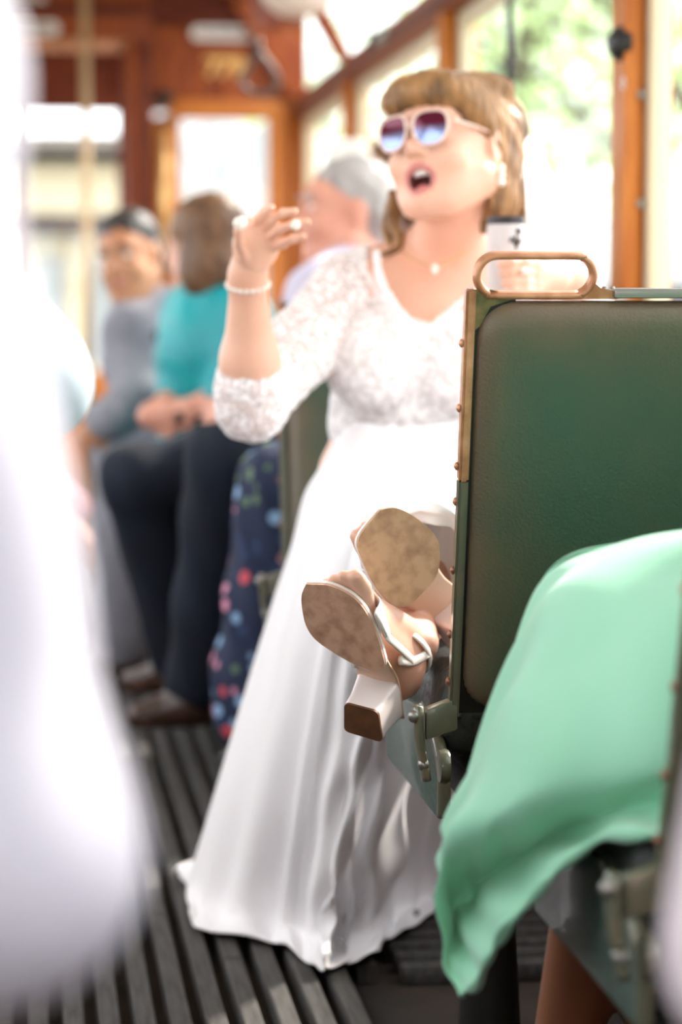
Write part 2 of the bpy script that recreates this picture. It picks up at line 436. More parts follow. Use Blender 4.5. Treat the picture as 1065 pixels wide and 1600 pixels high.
# vestibule beyond the doorway
vf = empty('wall_front', (0.2, 12.0, 0), 'dark wooden cab front seen through the doorway with two rows of panes', 'wall', kind='structure')
pbox('upper_panel', -400, 330, 40, 152, 12.0, 12.05, WOODD, vf)
pbox('transom', -400, 330, 148, 166, 11.98, 12.05, WOODD, vf, 0.004)
pbox('middle_rail', -400, 197, 236, 249, 11.98, 12.05, BLACK, vf, 0.004)
pbox('stile', 189, 240, 66, 851, 11.97, 12.05, WOODD, vf, 0.004)
pbox('lower_panel', -400, 330, 580, 851, 11.98, 12.05, WOODO, vf, 0.004)
pbox('mullion', 30, 37, 166, 580, 11.98, 12.05, WOODD, vf, 0.004)
pbox('pane', -400, 189, 166, 580, 12.02, 12.024, GLASS, vf)
pbox('side_panel', 330, 480, 40, 851, 12.0, 12.05, WOODD, vf) if False else None
# wooden ledge inside the doorway
lb = prism('door_1', [P(110, 640, 10.3), P(200, 590, 10.3), P(200, 851, 10.3), P(110, 851, 10.3)], (0, 0.04, 0), WOODO); setp(lb, 'low honey-coloured wooden half door in the end doorway', 'door', kind='structure')

# rear end of the saloon behind the viewpoint
wb = empty('wall_back', (0, Y0, 0), 'wooden rear end of the tram behind the viewpoint', 'wall', kind='structure')
box('lower_panel', (XL, Y0 - 0.05, -0.05), (XR, Y0, 0.9), WOOD, wb)
box('upper_panel', (XL, Y0 - 0.05, 1.85), (XR, Y0, 2.48), WOOD, wb)
for x in (XL, -0.45, 0.35, XR - 0.08): box('stile', (x, Y0 - 0.05, 0.9), (x + 0.08, Y0, 1.85), WOODO, wb)
for a, b in ((XL + 0.08, -0.45), (-0.37, 0.35), (0.43, XR - 0.08)): box('pane', (a, Y0 - 0.03, 0.9), (b, Y0 - 0.026, 1.85), GLASS, wb)
# ------------------------------------------------------------------ fittings
def bar_sign(px0, px1, py0, py1, lab):
    Y = YA - 0.012
    t = empty('enamel_sign', P((px0 + px1) / 2, py1, Y), lab, 'sign', 'white enamel signs on the end wall')
    a, b = P(px0, py1, Y), P(px1, py0, Y); r = (b.z - a.z) / 2; poly = []
    for k in range(13): an = -math.pi / 2 + math.pi * k / 12; poly.append(Vector((b.x - r + r * math.cos(an), Y, a.z + r + r * math.sin(an))))
    for k in range(13): an = math.pi / 2 + math.pi * k / 12; poly.append(Vector((a.x + r + r * math.cos(an), Y, a.z + r + r * math.sin(an))))
    prism('plate', poly, (0, 0.012, 0), ENAMEL, t)
    # blurred, unreadable row of capitals: one stroke group per letter
    bm = bmesh.new(); x = a.x + 0.03; rnd = random.Random(int(px1))
    while x < b.x - 0.035:
        for s in (0, 0.009):
            if rnd.random() < 0.85:
                g = bmesh.ops.create_cube(bm, size=1)['verts']
                for v in g: v.co = Vector((x + s + v.co.x * 0.0045, Y - 0.001 + v.co.y * 0.002, a.z + r + v.co.z * r * 1.0))
        g = bmesh.ops.create_cube(bm, size=1)['verts']; zz = rnd.choice((-0.4, 0, 0.4)) * r
        for v in g: v.co = Vector((x + 0.0045 + v.co.x * 0.009, Y - 0.001 + v.co.y * 0.002, a.z + r + zz + v.co.z * 0.005))
        x += 0.019
    bmobj('lettering', bm, INK, t, False)
bar_sign(-60, 93, 33, 53, 'long white enamel sign bar over the doorway')
bar_sign(-60, 71, -8, 13, 'white enamel sign bar at the top edge above the long one')
bar_sign(299, 405, 42, 62, 'white enamel sign bar above the gold number')

# hanging strap
t = empty('hanging_strap', P(404, 148, 7.5), 'dark leather hanging strap with teardrop loop under the ceiling', 'strap')
LEA = mat('dark_leather', (52, 36, 28), 0.5)
tube('strap_band', [Vector((P(392, 0, 7.5).x - .02, 7.5, 2.45)), P(394, -60, 7.5), P(398, 0, 7.5), P(403, 72, 7.5)], 0.012, LEA, t, 8, (1.0, 0.25), n=8)
tube('clamp', [P(402, 62, 7.5), P(404, 84, 7.5)], 0.013, mat('grey_steel', (70, 68, 66), 0.4, 0.6), t, 10)
tube('grip_loop', [P(404, 80, 7.5), P(390, 100, 7.5), P(378, 122, 7.5), P(384, 140, 7.5), P(406, 146, 7.5), P(428, 140, 7.5), P(434, 122, 7.5), P(420, 100, 7.5)], 0.010, mat('horn_grip', (92, 74, 66), 0.35), t, 10, closed=True, n=33)

# ceiling lamp
t = empty('ceiling_lamp', P(465, 28, 8.4), 'white glass ceiling lamp shade at the top of the picture', 'lamp')
c = P(468, 27, 8.4)
lathe('shade', [(0.02, 0.0), (0.08, 0.012), (0.125, 0.05), (0.142, 0.10), (0.135, 0.105), (0.1, 0.05)], c, (0, 0, 1), mat('opal_glass', (232, 222, 208), 0.3), t, 28)
lathe('stem', [(0.03, 0.10), (0.03, 0.2), (0.014, 0.21), (0.014, 0.33)], c, (0, 0, 1), BRASS, t, 14)
# black bell push and brass pull on the end wall
c = P(256, 155, YA - 0.01); lathe('bell_push', [(0.035, 0.0), (0.038, 0.015), (0.03, 0.04), (0.012, 0.05)], c, (0, -1, 0), BLACK, None, 18)
setp(bpy.data.objects['bell_push'], 'black round bell push on the end wall left of the gold number', 'bell push')
t = empty('door_pull', P(256, 400, YA - 0.05), 'tall golden grab bar beside the end window', 'handle')
tube('bar', [P(257, 205, YA - 0.06), P(257, 420, YA - 0.06)], 0.020, mat('gold_brass', (240, 196, 130), 0.3, 0.6), t, 12)
for py in (190, 425): lathe('mount', [(0.02, 0.0), (0.02, 0.06), (0.024, 0.062)], P(257, py, YA - 0.01), (0, -1, 0), LEA, t, 12)
# brass pole in the aisle end
t = empty('grab_pole', P(133, 900, 9.6), 'upright brass pole in the end doorway', 'pole')
a = P(133, 70, 9.6)
tube('pole', [Vector((a.x, 9.6, 0.0)), Vector((a.x, 9.6, 2.42))], 0.019, mat('pole_brass', (196, 168, 130), 0.4, 0.5), t, 14)
lathe('flange', [(0.05, 0), (0.05, 0.008), (0.025, 0.02)], (a.x, 9.6, 0.0), (0, 0, 1), BRASS, t, 18)
lathe('flange', [(0.05, 0), (0.05, 0.008), (0.025, 0.02)], (a.x, 9.6, 2.44), (0, 0, -1), BRASS, t, 18)
# black rubber bumper on the nearest window post
t = empty('rubber_stop', P(964, 96, 4.62), 'round black rubber stop on the honey window post', 'bumper')
c = P(975, 68, 4.62)
lathe('base', [(0.034, 0), (0.036, 0.006), (0.033, 0.012)], c, (-1, -0.25, 0), BLACK, t, 24)
lathe('dome', [(0.033, 0.011), (0.031, 0.018), (0.024, 0.026), (0.012, 0.030), (0.004, 0.031)], c, (-1, -0.25, 0), BLACK, t, 24)
t = empty('round_sticker', P(971, 140, 4.6), 'small pale round sticker on the window post below the rubber stop', 'sticker')
c = P(972, 130, 4.60); c.x = XR - 0.0503
lathe('disc', [(0.013, 0), (0.013, 0.001)], c, (-1, 0, 0), mat('sticker_white', (225, 215, 215), 0.5), t, 16)
lathe('mark', [(0.006, 0.001), (0.006, 0.0014)], c, (-1, 0, 0), mat('sticker_grey', (150, 130, 130), 0.5), t, 12)
# dark bar hanging in the second window
t = empty('blind_rod', P(796, 120, 5.6), 'dark hanging rod in front of the window above the bride', 'rod')
a, b = P(796, -20, 5.6), P(796, 118, 5.6)
tube('rod', [a, b], 0.0085, mat('dark_violet_steel', (70, 62, 78), 0.4, 0.3), t, 10)
lathe('tip', [(0.011, 0), (0.011, 0.015), (0.006, 0.02)], b + Vector((0, 0, 0.005)), (0, 0, -1), BLACK, t, 10)
tube('hook', [a, a + Vector((0.02, 0, 0.05)), Vector((XR - 0.03, 5.6, a.z + 0.03))], 0.005, STEEL, t, 8, n=8)
# small latch on the cornice
t = empty('cornice_latch', P(612, 60, 7.6), 'small grey latch fixed to the cornice', 'latch')
q = P(612, 56, 7.6); q.x = XR - 0.085
box('plate', (q.x - 0.012, q.y - 0.09, q.z - 0.02), (q.x + 0.012, q.y + 0.09, q.z + 0.02), STEEL, t, 0.004)
box('catch', (q.x - 0.03, q.y + 0.05, q.z - 0.03), (q.x - 0.01, q.y + 0.075, q.z + 0.022), BLACK, t, 0.004)

# ------------------------------------------------------------------ seats
def leather():
    """bottle-green leathercloth rubbed brown along its edges"""
    m = bpy.data.materials.new('green_leathercloth'); m.use_nodes = True; N = m.node_tree.nodes; L = m.node_tree.links; b = N['Principled BSDF']
    tc = N.new('ShaderNodeTexCoord')
    at = N.new('ShaderNodeAttribute'); at.attribute_name = 'wear'
    nz = N.new('ShaderNodeTexNoise'); nz.inputs['Scale'].default_value = 9; nz.inputs['Detail'].default_value = 8
    L.new(tc.outputs['Object'], nz.inputs['Vector'])
    ad = N.new('ShaderNodeMath'); ad.operation = 'MULTIPLY_ADD'; ad.inputs[1].default_value = 0.7; L.new(nz.outputs['Fac'], ad.inputs[0]); L.new(at.outputs['Fac'], ad.inputs[2])
    cr = N.new('ShaderNodeValToRGB'); e = cr.color_ramp.elements; e[0].position = 0.30; e[0].color = s2l((54, 80, 62)); e[1].position = 1.0; e[1].color = s2l((110, 92, 72))
    x = e.new(0.62); x.color = s2l((74, 82, 63))
    L.new(ad.outputs[0], cr.inputs[0]); L.new(cr.outputs[0], b.inputs['Base Color'])
    b.inputs['Roughness'].default_value = 0.42
    n2 = N.new('ShaderNodeTexNoise'); n2.inputs['Scale'].default_value = 260; n2.inputs['Detail'].default_value = 2; L.new(tc.outputs['Object'], n2.inputs['Vector'])
    bp = N.new('ShaderNodeBump'); bp.inputs['Strength'].default_value = 0.35; bp.inputs['Distance'].default_value = 0.002
    L.new(n2.outputs['Fac'], bp.inputs['Height']); L.new(bp.outputs[0], b.inputs['Normal'])
    return m
LEATH = leather()
GPAINT = mat('green_frame_paint', (98, 100, 82), 0.3, 0.1, rgb2=(120, 110, 90), scale=30, ramp=(0.5, 0.75), coat=0.4)
GSIDE = mat('grey_green_side_paint', (84, 100, 94), 0.35, 0.0, rgb2=(66, 84, 76), scale=12, stretch=(3, 3, 12), coat=0.2)
CUSH = mat('dark_green_cushion', (40, 44, 42), 0.42, rgb2=(54, 58, 56), scale=60, bump=0.8, bscale=90)
COPPER = mat('copper_rivet', (140, 96, 76), 0.35, 0.5)
DARKM = mat('dark_iron', (26, 26, 24), 0.5, 0.3)

def pad(name, w, h, th, rc, bulge, material, parent, M, wear=True, nx=44, nz=44):
    """cushion panel w x h x th with rounded corners and puffed faces; local x,z in plane, y thickness"""
    def sd(x, z):
        qx = np.abs(x) - (w / 2 - rc); qz = np.abs(z) - (h / 2 - rc)
        return np.sqrt(np.maximum(qx, 0) ** 2 + np.maximum(qz, 0) ** 2) + np.minimum(np.maximum(qx, qz), 0) - rc
    us = np.sin(np.linspace(-1, 1, nx) * math.pi / 2) * w / 2; vs = np.sin(np.linspace(-1, 1, nz) * math.pi / 2) * h / 2
    Xg, Zg = np.meshgrid(us, vs)
    # squash the grid into the rounded outline
    for _ in range(3):
        d = sd(Xg, Zg); e = 1e-4; gx = (sd(Xg + e, Zg) - d) / e; gz = (sd(Xg, Zg + e) - d) / e; o = np.maximum(d, 0); Xg = Xg - gx * o; Zg = Zg - gz * o
    dd = -np.minimum(sd(Xg, Zg), 0)
    prof = np.sqrt(np.clip(1 - (1 - np.clip(dd / 0.03, 0, 1)) ** 2, 0, 1)); puff = bulge * np.clip(dd / 0.2, 0, 1) ** 0.6
    Yf = -(th * 0.5 * prof + puff); Yb = th * 0.5 * prof + puff
    wr_ = np.clip(1 - dd / 0.13, 0, 1) ** 1.6 * 0.62
    V = [Vector((x, y, z)) for x, y, z in zip(Xg.ravel(), Yf.ravel(), Zg.ravel())] + [Vector((x, y, z)) for x, y, z in zip(Xg.ravel(), Yb.ravel(), Zg.ravel())]
    n = nx * nz; F = []
    for j in range(nz - 1):
        for i in range(nx - 1):
            a = j * nx + i; F.append((a, a + 1, a + nx + 1, a + nx)); F.append((n + a, n + a + nx, n + a + nx + 1, n + a + 1))
    me = bpy.data.meshes.new(name); me.from_pydata([tuple(M @ v) for v in V], [], F)
    at = me.attributes.new('wear', 'FLOAT', 'POINT'); at.data.foreach_set('value', np.concatenate([wr_.ravel(), wr_.ravel()]).astype(np.float32))
    me.update(); return link(name, me, material, parent)

def make_seat(Yb, facing, XA, width, label, handle=True, tilt=0.10):
    """transverse tram seat; Yb = depth of the backrest foot, facing=+1 looks away down the tram, -1 looks to the camera"""
    t = empty('tram_seat', (XA + width / 2, Yb + facing * 0.25, 0), label, 'seat', 'green tram seats')
    lean = -tilt * facing                     # top leans back
    zb, zt = 0.515, 1.015
    def bp(x, z, dy=0.0):                     # point on the backrest plane
        return Vector((XA + x, Yb + lean * (z - zb) / (zt - zb) + dy, z))
    ez = (bp(0, 1) - bp(0, 0)).normalized(); ex = Vector((1, 0, 0)); ey = ez.cross(ex).normalized()
    M = Matrix((ex, ey, ez)).transposed().to_4x4(); M.translation = (bp(0.005 + (width - 0.005) / 2, (zb + zt) / 2))
    pad('backrest', width - 0.005, (zt - zb) * 1.02, 0.036, 0.045, 0.006, LEATH, t, M)
    prism('frame_board', [bp(-0.002, 0.51, -0.004), bp(0.05, 0.51, -0.004), bp(0.05, 1.02, -0.004), bp(-0.002, 1.02, -0.004)], (0, 0.008, 0), DARKM, t)
    # edge strips of the back frame
    def strip(z0, z1, m, nm):
        a, b = bp(-0.004, z0), bp(-0.004, z1)
        V = []
        for p in (a, b):
            for dx, dy in ((-0.006, -0.010), (0.006, -0.010), (0.006, 0.010), (-0.006, 0.010)): V.append(p + ex * dx + ey * dy)
        bm = bmesh.new(); vs = [bm.verts.new(v) for v in V]
        for f in ((0, 1, 2, 3), (4, 7, 6, 5), (0, 4, 5, 1), (1, 5, 6, 2), (2, 6, 7, 3), (3, 7, 4, 0)): bm.faces.new([vs[i] for i in f])
        bmesh.ops.bevel(bm, geom=list(bm.edges), offset=0.003, segments=2, affect='EDGES')
        return bmobj(nm, bm, m, t, True, 40)
    up = strip(0.80, 1.03, BRASS, 'back_frame_upper'); lo_ = strip(0.505, 0.803, GPAINT, 'back_frame_lower')
    for i, z in enumerate((0.965, 0.888, 0.818, 0.775, 0.69, 0.61, 0.55)):
        lathe('rivet', [(0.0055, 0), (0.005, 0.002), (0.002, 0.004)], bp(-0.011, z), (-1, 0, 0), COPPER if i > 3 else BRASS, up if z > 0.8 else lo_, 10)
    box('top_rail', tuple(bp(0.165, 1.018, -0.018)), tuple(bp(width, 1.030, 0.018)), STEEL, t, 0.003)
    box('far_stile', tuple(bp(width, zb, -0.016)), tuple(bp(width + 0.012, zb + 0.02, 0.016)), GPAINT, t, 0.002)
    if handle:
        L = 0.142; z0, z1 = 1.022, 1.068; rr = (z1 - z0) / 2; pts = []
        x0, x1 = 0.003, L
        for k in range(9): an = math.pi / 2 + math.pi * k / 8; pts.append((x0 + rr + rr * math.cos(an), (z0 + z1) / 2 + rr * math.sin(an)))
        for k in range(9): an = -math.pi / 2 + math.pi * k / 8; pts.append((x1 - rr + rr * math.cos(an), (z0 + z1) / 2 + rr * math.sin(an)))
        tube('grab_handle', [bp(x, z) for x, z in pts], 0.0070, BRASS, t, 10, (0.75, 1.6), closed=True, n=61, up=ey)
        prism('handle_gusset', [bp(-0.004, 1.028, -0.006), bp(-0.004, 0.975, -0.006), bp(0.008, 0.985, -0.006), bp(0.02, 1.008, -0.006), bp(0.05, 1.018, -0.006), bp(0.02, 1.028, -0.006)], (0, 0.010, 0), mat('green_bronze', (84, 88, 52), 0.5, 0.3, rgb2=(130, 108, 70), scale=60), t)
        prism('handle_foot', [bp(0.13, 1.017, -0.008), bp(0.172, 1.017, -0.008), bp(0.172, 1.026, -0.008), bp(0.15, 1.030, -0.008), bp(0.138, 1.04, -0.008)], (0, 0.016, 0), BRASS, t)
        for x in (0.157, 0.166): lathe('screw', [(0.004, 0), (0.003, 0.003)], bp(x, 1.029), (0, 0, 1), STEEL, t, 10)
    f = facing
    # cushion
    Mc = Matrix(((1, 0, 0), (0, 0, -1), (0, 1, 0))).to_4x4(); Mc.translation = Vector((XA - 0.012 + width / 2, Yb + f * 0.262, 0.496))
    pad('cushion', width, 0.42, 0.10, 0.03, 0.016, CUSH, t, Mc)
    box('cushion_base', (XA + 0.03, Yb + f * 0.03, 0.415), (XA + width, Yb + f * 0.46, 0.442), DARKM, t, 0.004)
    # aisle-end side plate with thick rolled edge
    X0 = XA - 0.018
    yz = [(0.03, 0.371), (0.03, 0.428), (0.075, 0.462), (0.17, 0.49), (0.44, 0.47), (0.46, 0.44), (0.46, 0.371)]
    pl = prism('side_plate', [Vector((X0, Yb + f * a, z)) for a, z in yz], (0.016, 0, 0), GSIDE, t, 0.003)
    ed = [Vector((X0 + 0.008, Yb + f * a, z)) for a, z in ((0.032, 0.374), (0.030, 0.40), (0.033, 0.43), (0.075, 0.464), (0.17, 0.492))]
    tube('rolled_edge', ed, 0.0085, GPAINT, pl, 10, n=18)
    # hinge: bracket from the back frame, link arm and washers
    a = bp(-0.004, 0.512)
    br = prism('hinge_bracket', [a + Vector((0.004, -0.012, 0.018)), a + Vector((0.004, -0.012, -0.022)), a + Vector((-0.036, f * 0.0 - 0.012, -0.034)), a + Vector((-0.036, -0.012, 0.004))], (0, 0.024, 0), GPAINT, t, 0.003)
    lk = [a + Vector((-0.044, -0.004, 0.008)), a + Vector((-0.043, -0.004, -0.03)), a + Vector((-0.038, -0.004, -0.062)), a + Vector((-0.034, -0.004, -0.084))]
    la = tube('hinge_link', lk, 0.009, GPAINT, t, 12, (1.5, 0.7), n=10)
    for p_, r_ in ((lk[0] + Vector((-0.006, -0.006, -0.012)), 0.008), (lk[3] + Vector((-0.004, -0.006, 0.02)), 0.008)):
        lathe('rivet', [(r_, 0), (r_ * 0.9, 0.004), (r_ * 0.4, 0.007)], p_, (-0.7, -0.7 , 0), STEEL, la, 12)
    lathe('washer', [(0.02, 0), (0.022, 0.004), (0.02, 0.012)], a + Vector((-0.004, 0.008, -0.07)), (-1, 0, 0), GPAINT, t, 18)
    # under frame and pedestal
    box('under_frame', (XA + 0.04, Yb + f * 0.05, 0.36), (XA + width - 0.02, Yb + f * 0.42, 0.415), DARKM, t, 0.006)
    lathe('pedestal', [(0.10, 0.0), (0.10, 0.012), (0.045, 0.03), (0.035, 0.20), (0.05, 0.36)], (XA + 0.09, Yb + f * 0.24, -0.031), (0, 0, 1), DARKM, t, 18)
    lathe('pedestal', [(0.10, 0.0), (0.10, 0.012), (0.045, 0.03), (0.035, 0.20), (0.05, 0.36)], (XA + width - 0.12, Yb + f * 0.24, -0.031), (0, 0, 1), DARKM, t, 18)
    return t
make_seat(2.90, 1, 0.522, 0.62, 'green tram seat with brass grab handle, the bride\'s feet on its cushion')
make_seat(2.00, 1, 0.545, 0.62, 'nearest green tram seat under the mint dress, cut by the right edge', tilt=0.17)
make_seat(4.42, -1, 0.478, 0.66, 'green tram seat the bride sits on', handle=False)

# longitudinal bench for the guests behind
t = empty('bench', (0.95, 7.0, 0), 'long bench along the right wall carrying the guests behind the bride', 'bench')
box('bench_base', (0.74, 4.75, -0.03), (1.145, 8.6, 0.38), WOODD, t, 0.005)
box('bench_cushion', (0.70, 4.75, 0.38), (1.145, 8.6, 0.45), CUSH, t, 0.02)
box('bench_back', (1.10, 4.75, 0.45), (1.145, 8.6, 0.70), CUSH, t, 0.015)

t = empty('bench', (-0.95, 8.0, 0), 'long bench along the left wall beyond the white shirts', 'bench')
box('bench_base', (-1.24, 5.2, -0.03), (-0.64, 9.9, 0.38), WOODD, t, 0.005)
box('bench_cushion', (-1.24, 5.2, 0.38), (-0.60, 9.9, 0.45), CUSH, t, 0.02)
box('bench_back', (-1.24, 5.2, 0.45), (-1.19, 9.9, 0.70), CUSH, t, 0.015)
# ------------------------------------------------------------------ people kit
def skinmat(name, a, b, rough=0.45):
    return mat(name, a, rough, rgb2=b, scale=6, sss=0.12, ramp=(0.3, 0.7))
SKIN_B = skinmat('skin_fair', (236, 188, 162), (228, 172, 146))
SKIN_F = skinmat('skin_foot', (232, 186, 162), (214, 158, 134))
SKIN_P = skinmat('skin_pink', (232, 176, 152), (218, 150, 126))
SKIN_T = skinmat('skin_tan', (206, 150, 112), (188, 128, 94))
LIP = mat('lips', (216, 140, 132), 0.4)
MOUTH = mat('mouth_inside', (96, 36, 32), 0.6)
TEETH = mat('teeth', (244, 240, 232), 0.3)
EYEW = mat('eye_white', (236, 230, 222), 0.3); IRIS = mat('iris_brown', (60, 40, 26), 0.3)

class HF:
    """head frame: local (right, back, up) metres to world"""
    def __init__(s, C, fwd, up, sc=1.0): s.C = Vector(C); s.R = frame(fwd, up); s.s = sc
    def w(s, x, y, z):
        v = s.R @ np.array([x, y, z], dtype=np.float32) * s.s; return s.C + Vector((float(v[0]), float(v[1]), float(v[2])))
    def E(s, p, r, op='u', k=None, tilt=None):
        R = s.R
        if tilt is not None: R = R @ np.array(Matrix.Rotation(tilt[0], 3, tilt[1]), dtype=np.float32)
        return Ell(s.w(*p), [q * s.s for q in r], R, op, k)
    def Cn(s, a, b, ra, rb, op='u', k=None): return Cone(s.w(*a), s.w(*b), ra * s.s, rb * s.s, op, k)
def head_prims(H, full=0.0, mouth=False):
    p = [H.E((0, .018, .040), (.077, .097, .083)), H.E((0, -.022, -.012), (.064 + full, .070, .088)), H.E((0, -.040, -.062), (.048 + full * 1.2, .050, .046)),
         H.E((0, -.074, -.098), (.024, .022, .020), k=.02), H.E((0, -.074, .040), (.052, .022, .016), k=.02)]
    for sx in (-1, 1):
        p += [H.E((sx * .036, -.066, -.030), (.026 + full, .026, .026), k=.02), H.Cn((sx * .060, -.005, -.055), (sx * .03, -.055, -.095), .022 + full, .018, k=.03)]
        p += [H.E((sx * .032, -.096, .014), (.017, .014, .011), 's', .012)]
        p += [H.E((sx * .032, -.080, .012), (.0135, .0135, .0125), k=.004)]
        p += [H.E((sx * .078, .012, -.004), (.010, .022, .033), k=.006, tilt=(sx * .25, 'Z')), H.E((sx * .088, .006, -.002), (.006, .011, .017), 's', .004)]
    p += [H.Cn((0, -.090, .022), (0, -.108, -.014), .008, .011, k=.012), H.E((0, -.110, -.020), (.012, .013, .010), k=.008),
          H.E((.012, -.098, -.024), (.008, .009, .007), k=.006), H.E((-.012, -.098, -.024), (.008, .009, .007), k=.006)]
    if mouth:
        p += [H.E((0, -.088, -.046), (.024, .013, .007), k=.008), H.E((0, -.082, -.084), (.021, .013, .008), k=.008), H.E((0, -.088, -.064), (.0185, .026, .0155), 's', .004)]
    else:
        p += [H.E((0, -.092, -.052), (.022, .010, .005), k=.006), H.E((0, -.090, -.062), (.019, .010, .006), k=.006)]
    return p
def ball(name, c, r, m, parent=None, R=None, seg=14):
    bm = bmesh.new(); bmesh.ops.create_uvsphere(bm, u_segments=seg, v_segments=seg // 2 + 2, radius=1)
    r = (r, r, r) if not isinstance(r, (tuple, list)) else r
    M = Matrix.Identity(3) if R is None else Matrix(np.asarray(R, dtype=float).tolist())
    for v in bm.verts: v.co = M @ Vector((v.co.x * r[0], v.co.y * r[1], v.co.z * r[2])) + Vector(c)
    return bmobj(name, bm, m, parent)
def simple_face(H, parent, brow):
    for sx in (-1, 1):
        ball('eye', H.w(sx * .032, -.0865, .011), (.0105 * H.s, .0085 * H.s, .0058 * H.s), EYEW, parent, H.R)
        ball('iris', H.w(sx * .032, -.0915, .011), (.005 * H.s, .003 * H.s, .0046 * H.s), IRIS, parent, H.R, 10)
        tube('eyebrow', [H.w(sx * .014, -.096, .030), H.w(sx * .032, -.096, .036), H.w(sx * .052, -.082, .030)], [.004, .005, .002], brow, parent, 6, n=7)
    tube('lips', [H.w(-.022, -.091, -.057), H.w(-.008, -.1005, -.054), H.w(0, -.1015, -.056), H.w(.008, -.1005, -.054), H.w(.022, -.091, -.057)], [.002, .006, .0055, .006, .002], LIP, parent, 8, n=13)

# ------------------------------------------------------------------ the bride
camR = Vector(CROT.col[0]); camU = Vector(CROT.col[1]); camB = Vector(CROT.col[2])
bride = empty('person', (0.66, 4.05, 0.5), 'bride in white lace dress and sunglasses with feet up on the seat', 'person')
HB = HF(P(700, 238, 4.0), (-.64, -.74, .17), (-.06, .12, 1), 1.06)
ELB, WRI = P(392, 634, 3.86), P(387, 432, 3.78)
SHR, SHL = P(546, 456, 4.09), P(838, 446, 4.12)
ELB2, WRI2 = P(955, 560, 4.0), P(893, 440, 3.88)
torso = [Ell(P(655, 745, 4.08), (.175, .14, .12)), Ell(P(648, 660, 4.07), (.142, .112, .12)), Ell(P(655, 565, 4.08), (.150, .115, .15)), Ell(P(676, 468, 4.10), (.155, .085, .085)),
         Ell(P(588, 566, 3.99), (.080, .072, .078)), Ell(P(712, 566, 3.98), (.082, .072, .078)),
         Cone(P(655, 410, 4.10), SHR, .056, .058), Cone(P(715, 410, 4.10), SHL, .056, .058)]
armR = [Cone(SHR, ELB.lerp(SHR, .5), .062, .055), Cone(ELB.lerp(SHR, .5), ELB, .055, .047)]
foreR = [Cone(ELB, ELB.lerp(WRI, .35), .046, .044), Cone(ELB.lerp(WRI, .35), WRI, .044, .027)]
armL = [Cone(SHL, ELB2, .062, .047), Cone(ELB2, WRI2, .046, .028)]
neck = [Cone(P(690, 410, 4.10), HB.w(0, .03, -.055), .062, .055)]
def fingers(F, r=.0088):
    out = []
    for ch in F: out += chain([P(*q) for q in ch], [r, r * .92, r * .8, r * .72][:len(ch)], k=.006)
    return out
handR = [Cone(WRI, P(395, 385, 3.76), .026, .028), Ell(P(400, 382, 3.755), (.036, .022, .042))]
for q in ((394, 356, 3.755), (404, 364, 3.75), (411, 376, 3.75), (416, 391, 3.755)): handR.append(Cone(P(395, 405, 3.765), P(*q), .020, .0115, k=.012))
handR += fingers([[(394, 356, 3.755), (404, 340, 3.72), (414, 330, 3.70), (424, 325, 3.69)], [(404, 364, 3.75), (424, 343, 3.71), (442, 333, 3.69), (460, 330, 3.68)],
                  [(411, 376, 3.75), (438, 358, 3.71), (460, 349, 3.69), (480, 347, 3.685)], [(416, 391, 3.755), (442, 380, 3.72), (458, 373, 3.70), (474, 369, 3.69)], [(384, 408, 3.75), (374, 380, 3.71), (372, 362, 3.69), (375, 346, 3.685)]], .0082)
CAN = P(790, 404, 3.80)
handL = [Cone(WRI2, P(852, 436, 3.835), .027, .028), Ell(P(850, 436, 3.835), (.04, .022, .036))]
for i, y in enumerate((412, 427, 442, 456)):
    handL.append(Cone(P(862, 438, 3.84), P(834, y, 3.79), .018, .0115, k=.012))
    handL += fingers([[(834, y, 3.79), (820, y - 2, 3.762), (800, y - 1, 3.752), (782 + 3 * i, y + 1, 3.757)]])
handL += fingers([[(850, 420, 3.84), (828, 408, 3.845), (808, 405, 3.852), (792, 404, 3.855)]])
headp = head_prims(HB, .006, True)

# foot and sandal frames ------------------------------------------
class SF:
    """sandal frame on the sole plane: x across, y to the toes, z away from the ground side"""
    def __init__(s, px, py, Y, th, tilt, toe, tread):
        s.o = P(px, py, Y); tx, ty = tilt; l = math.hypot(tx, ty)
        n = camB * math.cos(th) + (camR * (tx / l) - camU * (ty / l)) * math.sin(th)
        s.z = -n.normalized(); s.n = n
        s.y = (PPL(toe[0], toe[1], s.o, n) - PPL(tread[0], tread[1], s.o, n)).normalized(); s.x = s.y.cross(s.z).normalized()
        s.R = np.array([list(s.x), list(s.y), list(s.z)], dtype=np.float32).T
    def w(s, x, y, z): return s.o + s.x * x + s.y * y + s.z * z
    def on(s, px, py, h=0.0): return PPL(px, py, s.o + s.z * h, s.n)
F1 = SF(536, 972, 2.93, math.radians(35), (-.65, .76), (506, 922), (567, 1124))
F2 = SF(626, 868, 3.02, math.radians(24), (.95, .30), (607, 797), (745, 985))
def foot_prims(F, sx):
    p = [Ell(F.w(0, -.008, .027), (.036, .040, .017), F.R), Cone(F.w(0, -.02, .036), F.w(0, -.085, .078), .030, .030), Ell(F.w(0, -.128, .098), (.029, .034, .034), F.R),
         Cone(F.w(0, .005, .042), F.w(0, -.095, .128), .022, .034), Cone(F.w(0, -.085, .078), F.w(0, -.128, .10), .028, .030), Cone(F.w(0, -.11, .11), F.w(0, -.112, .155), .036, .035)]
    for sg in (-1, 1): p.append(Ell(F.w(sg * .034, -.108, .138), (.013, .015, .016), F.R))
    for i, (x, l, r) in enumerate(((-.026, .052, .0115), (-.010, .054, .009), (.004, .051, .0085), (.017, .046, .008), (.029, .039, .0075))):
        p += chain([F.w(sx * x, .015, .024), F.w(sx * x, (.015 + l) / 2, .023), F.w(sx * x, l, .017)], [r, r, r * .9], k=.005)
    return p
KN1, KN2 = P(640, 835, 3.42), P(735, 815, 3.46)
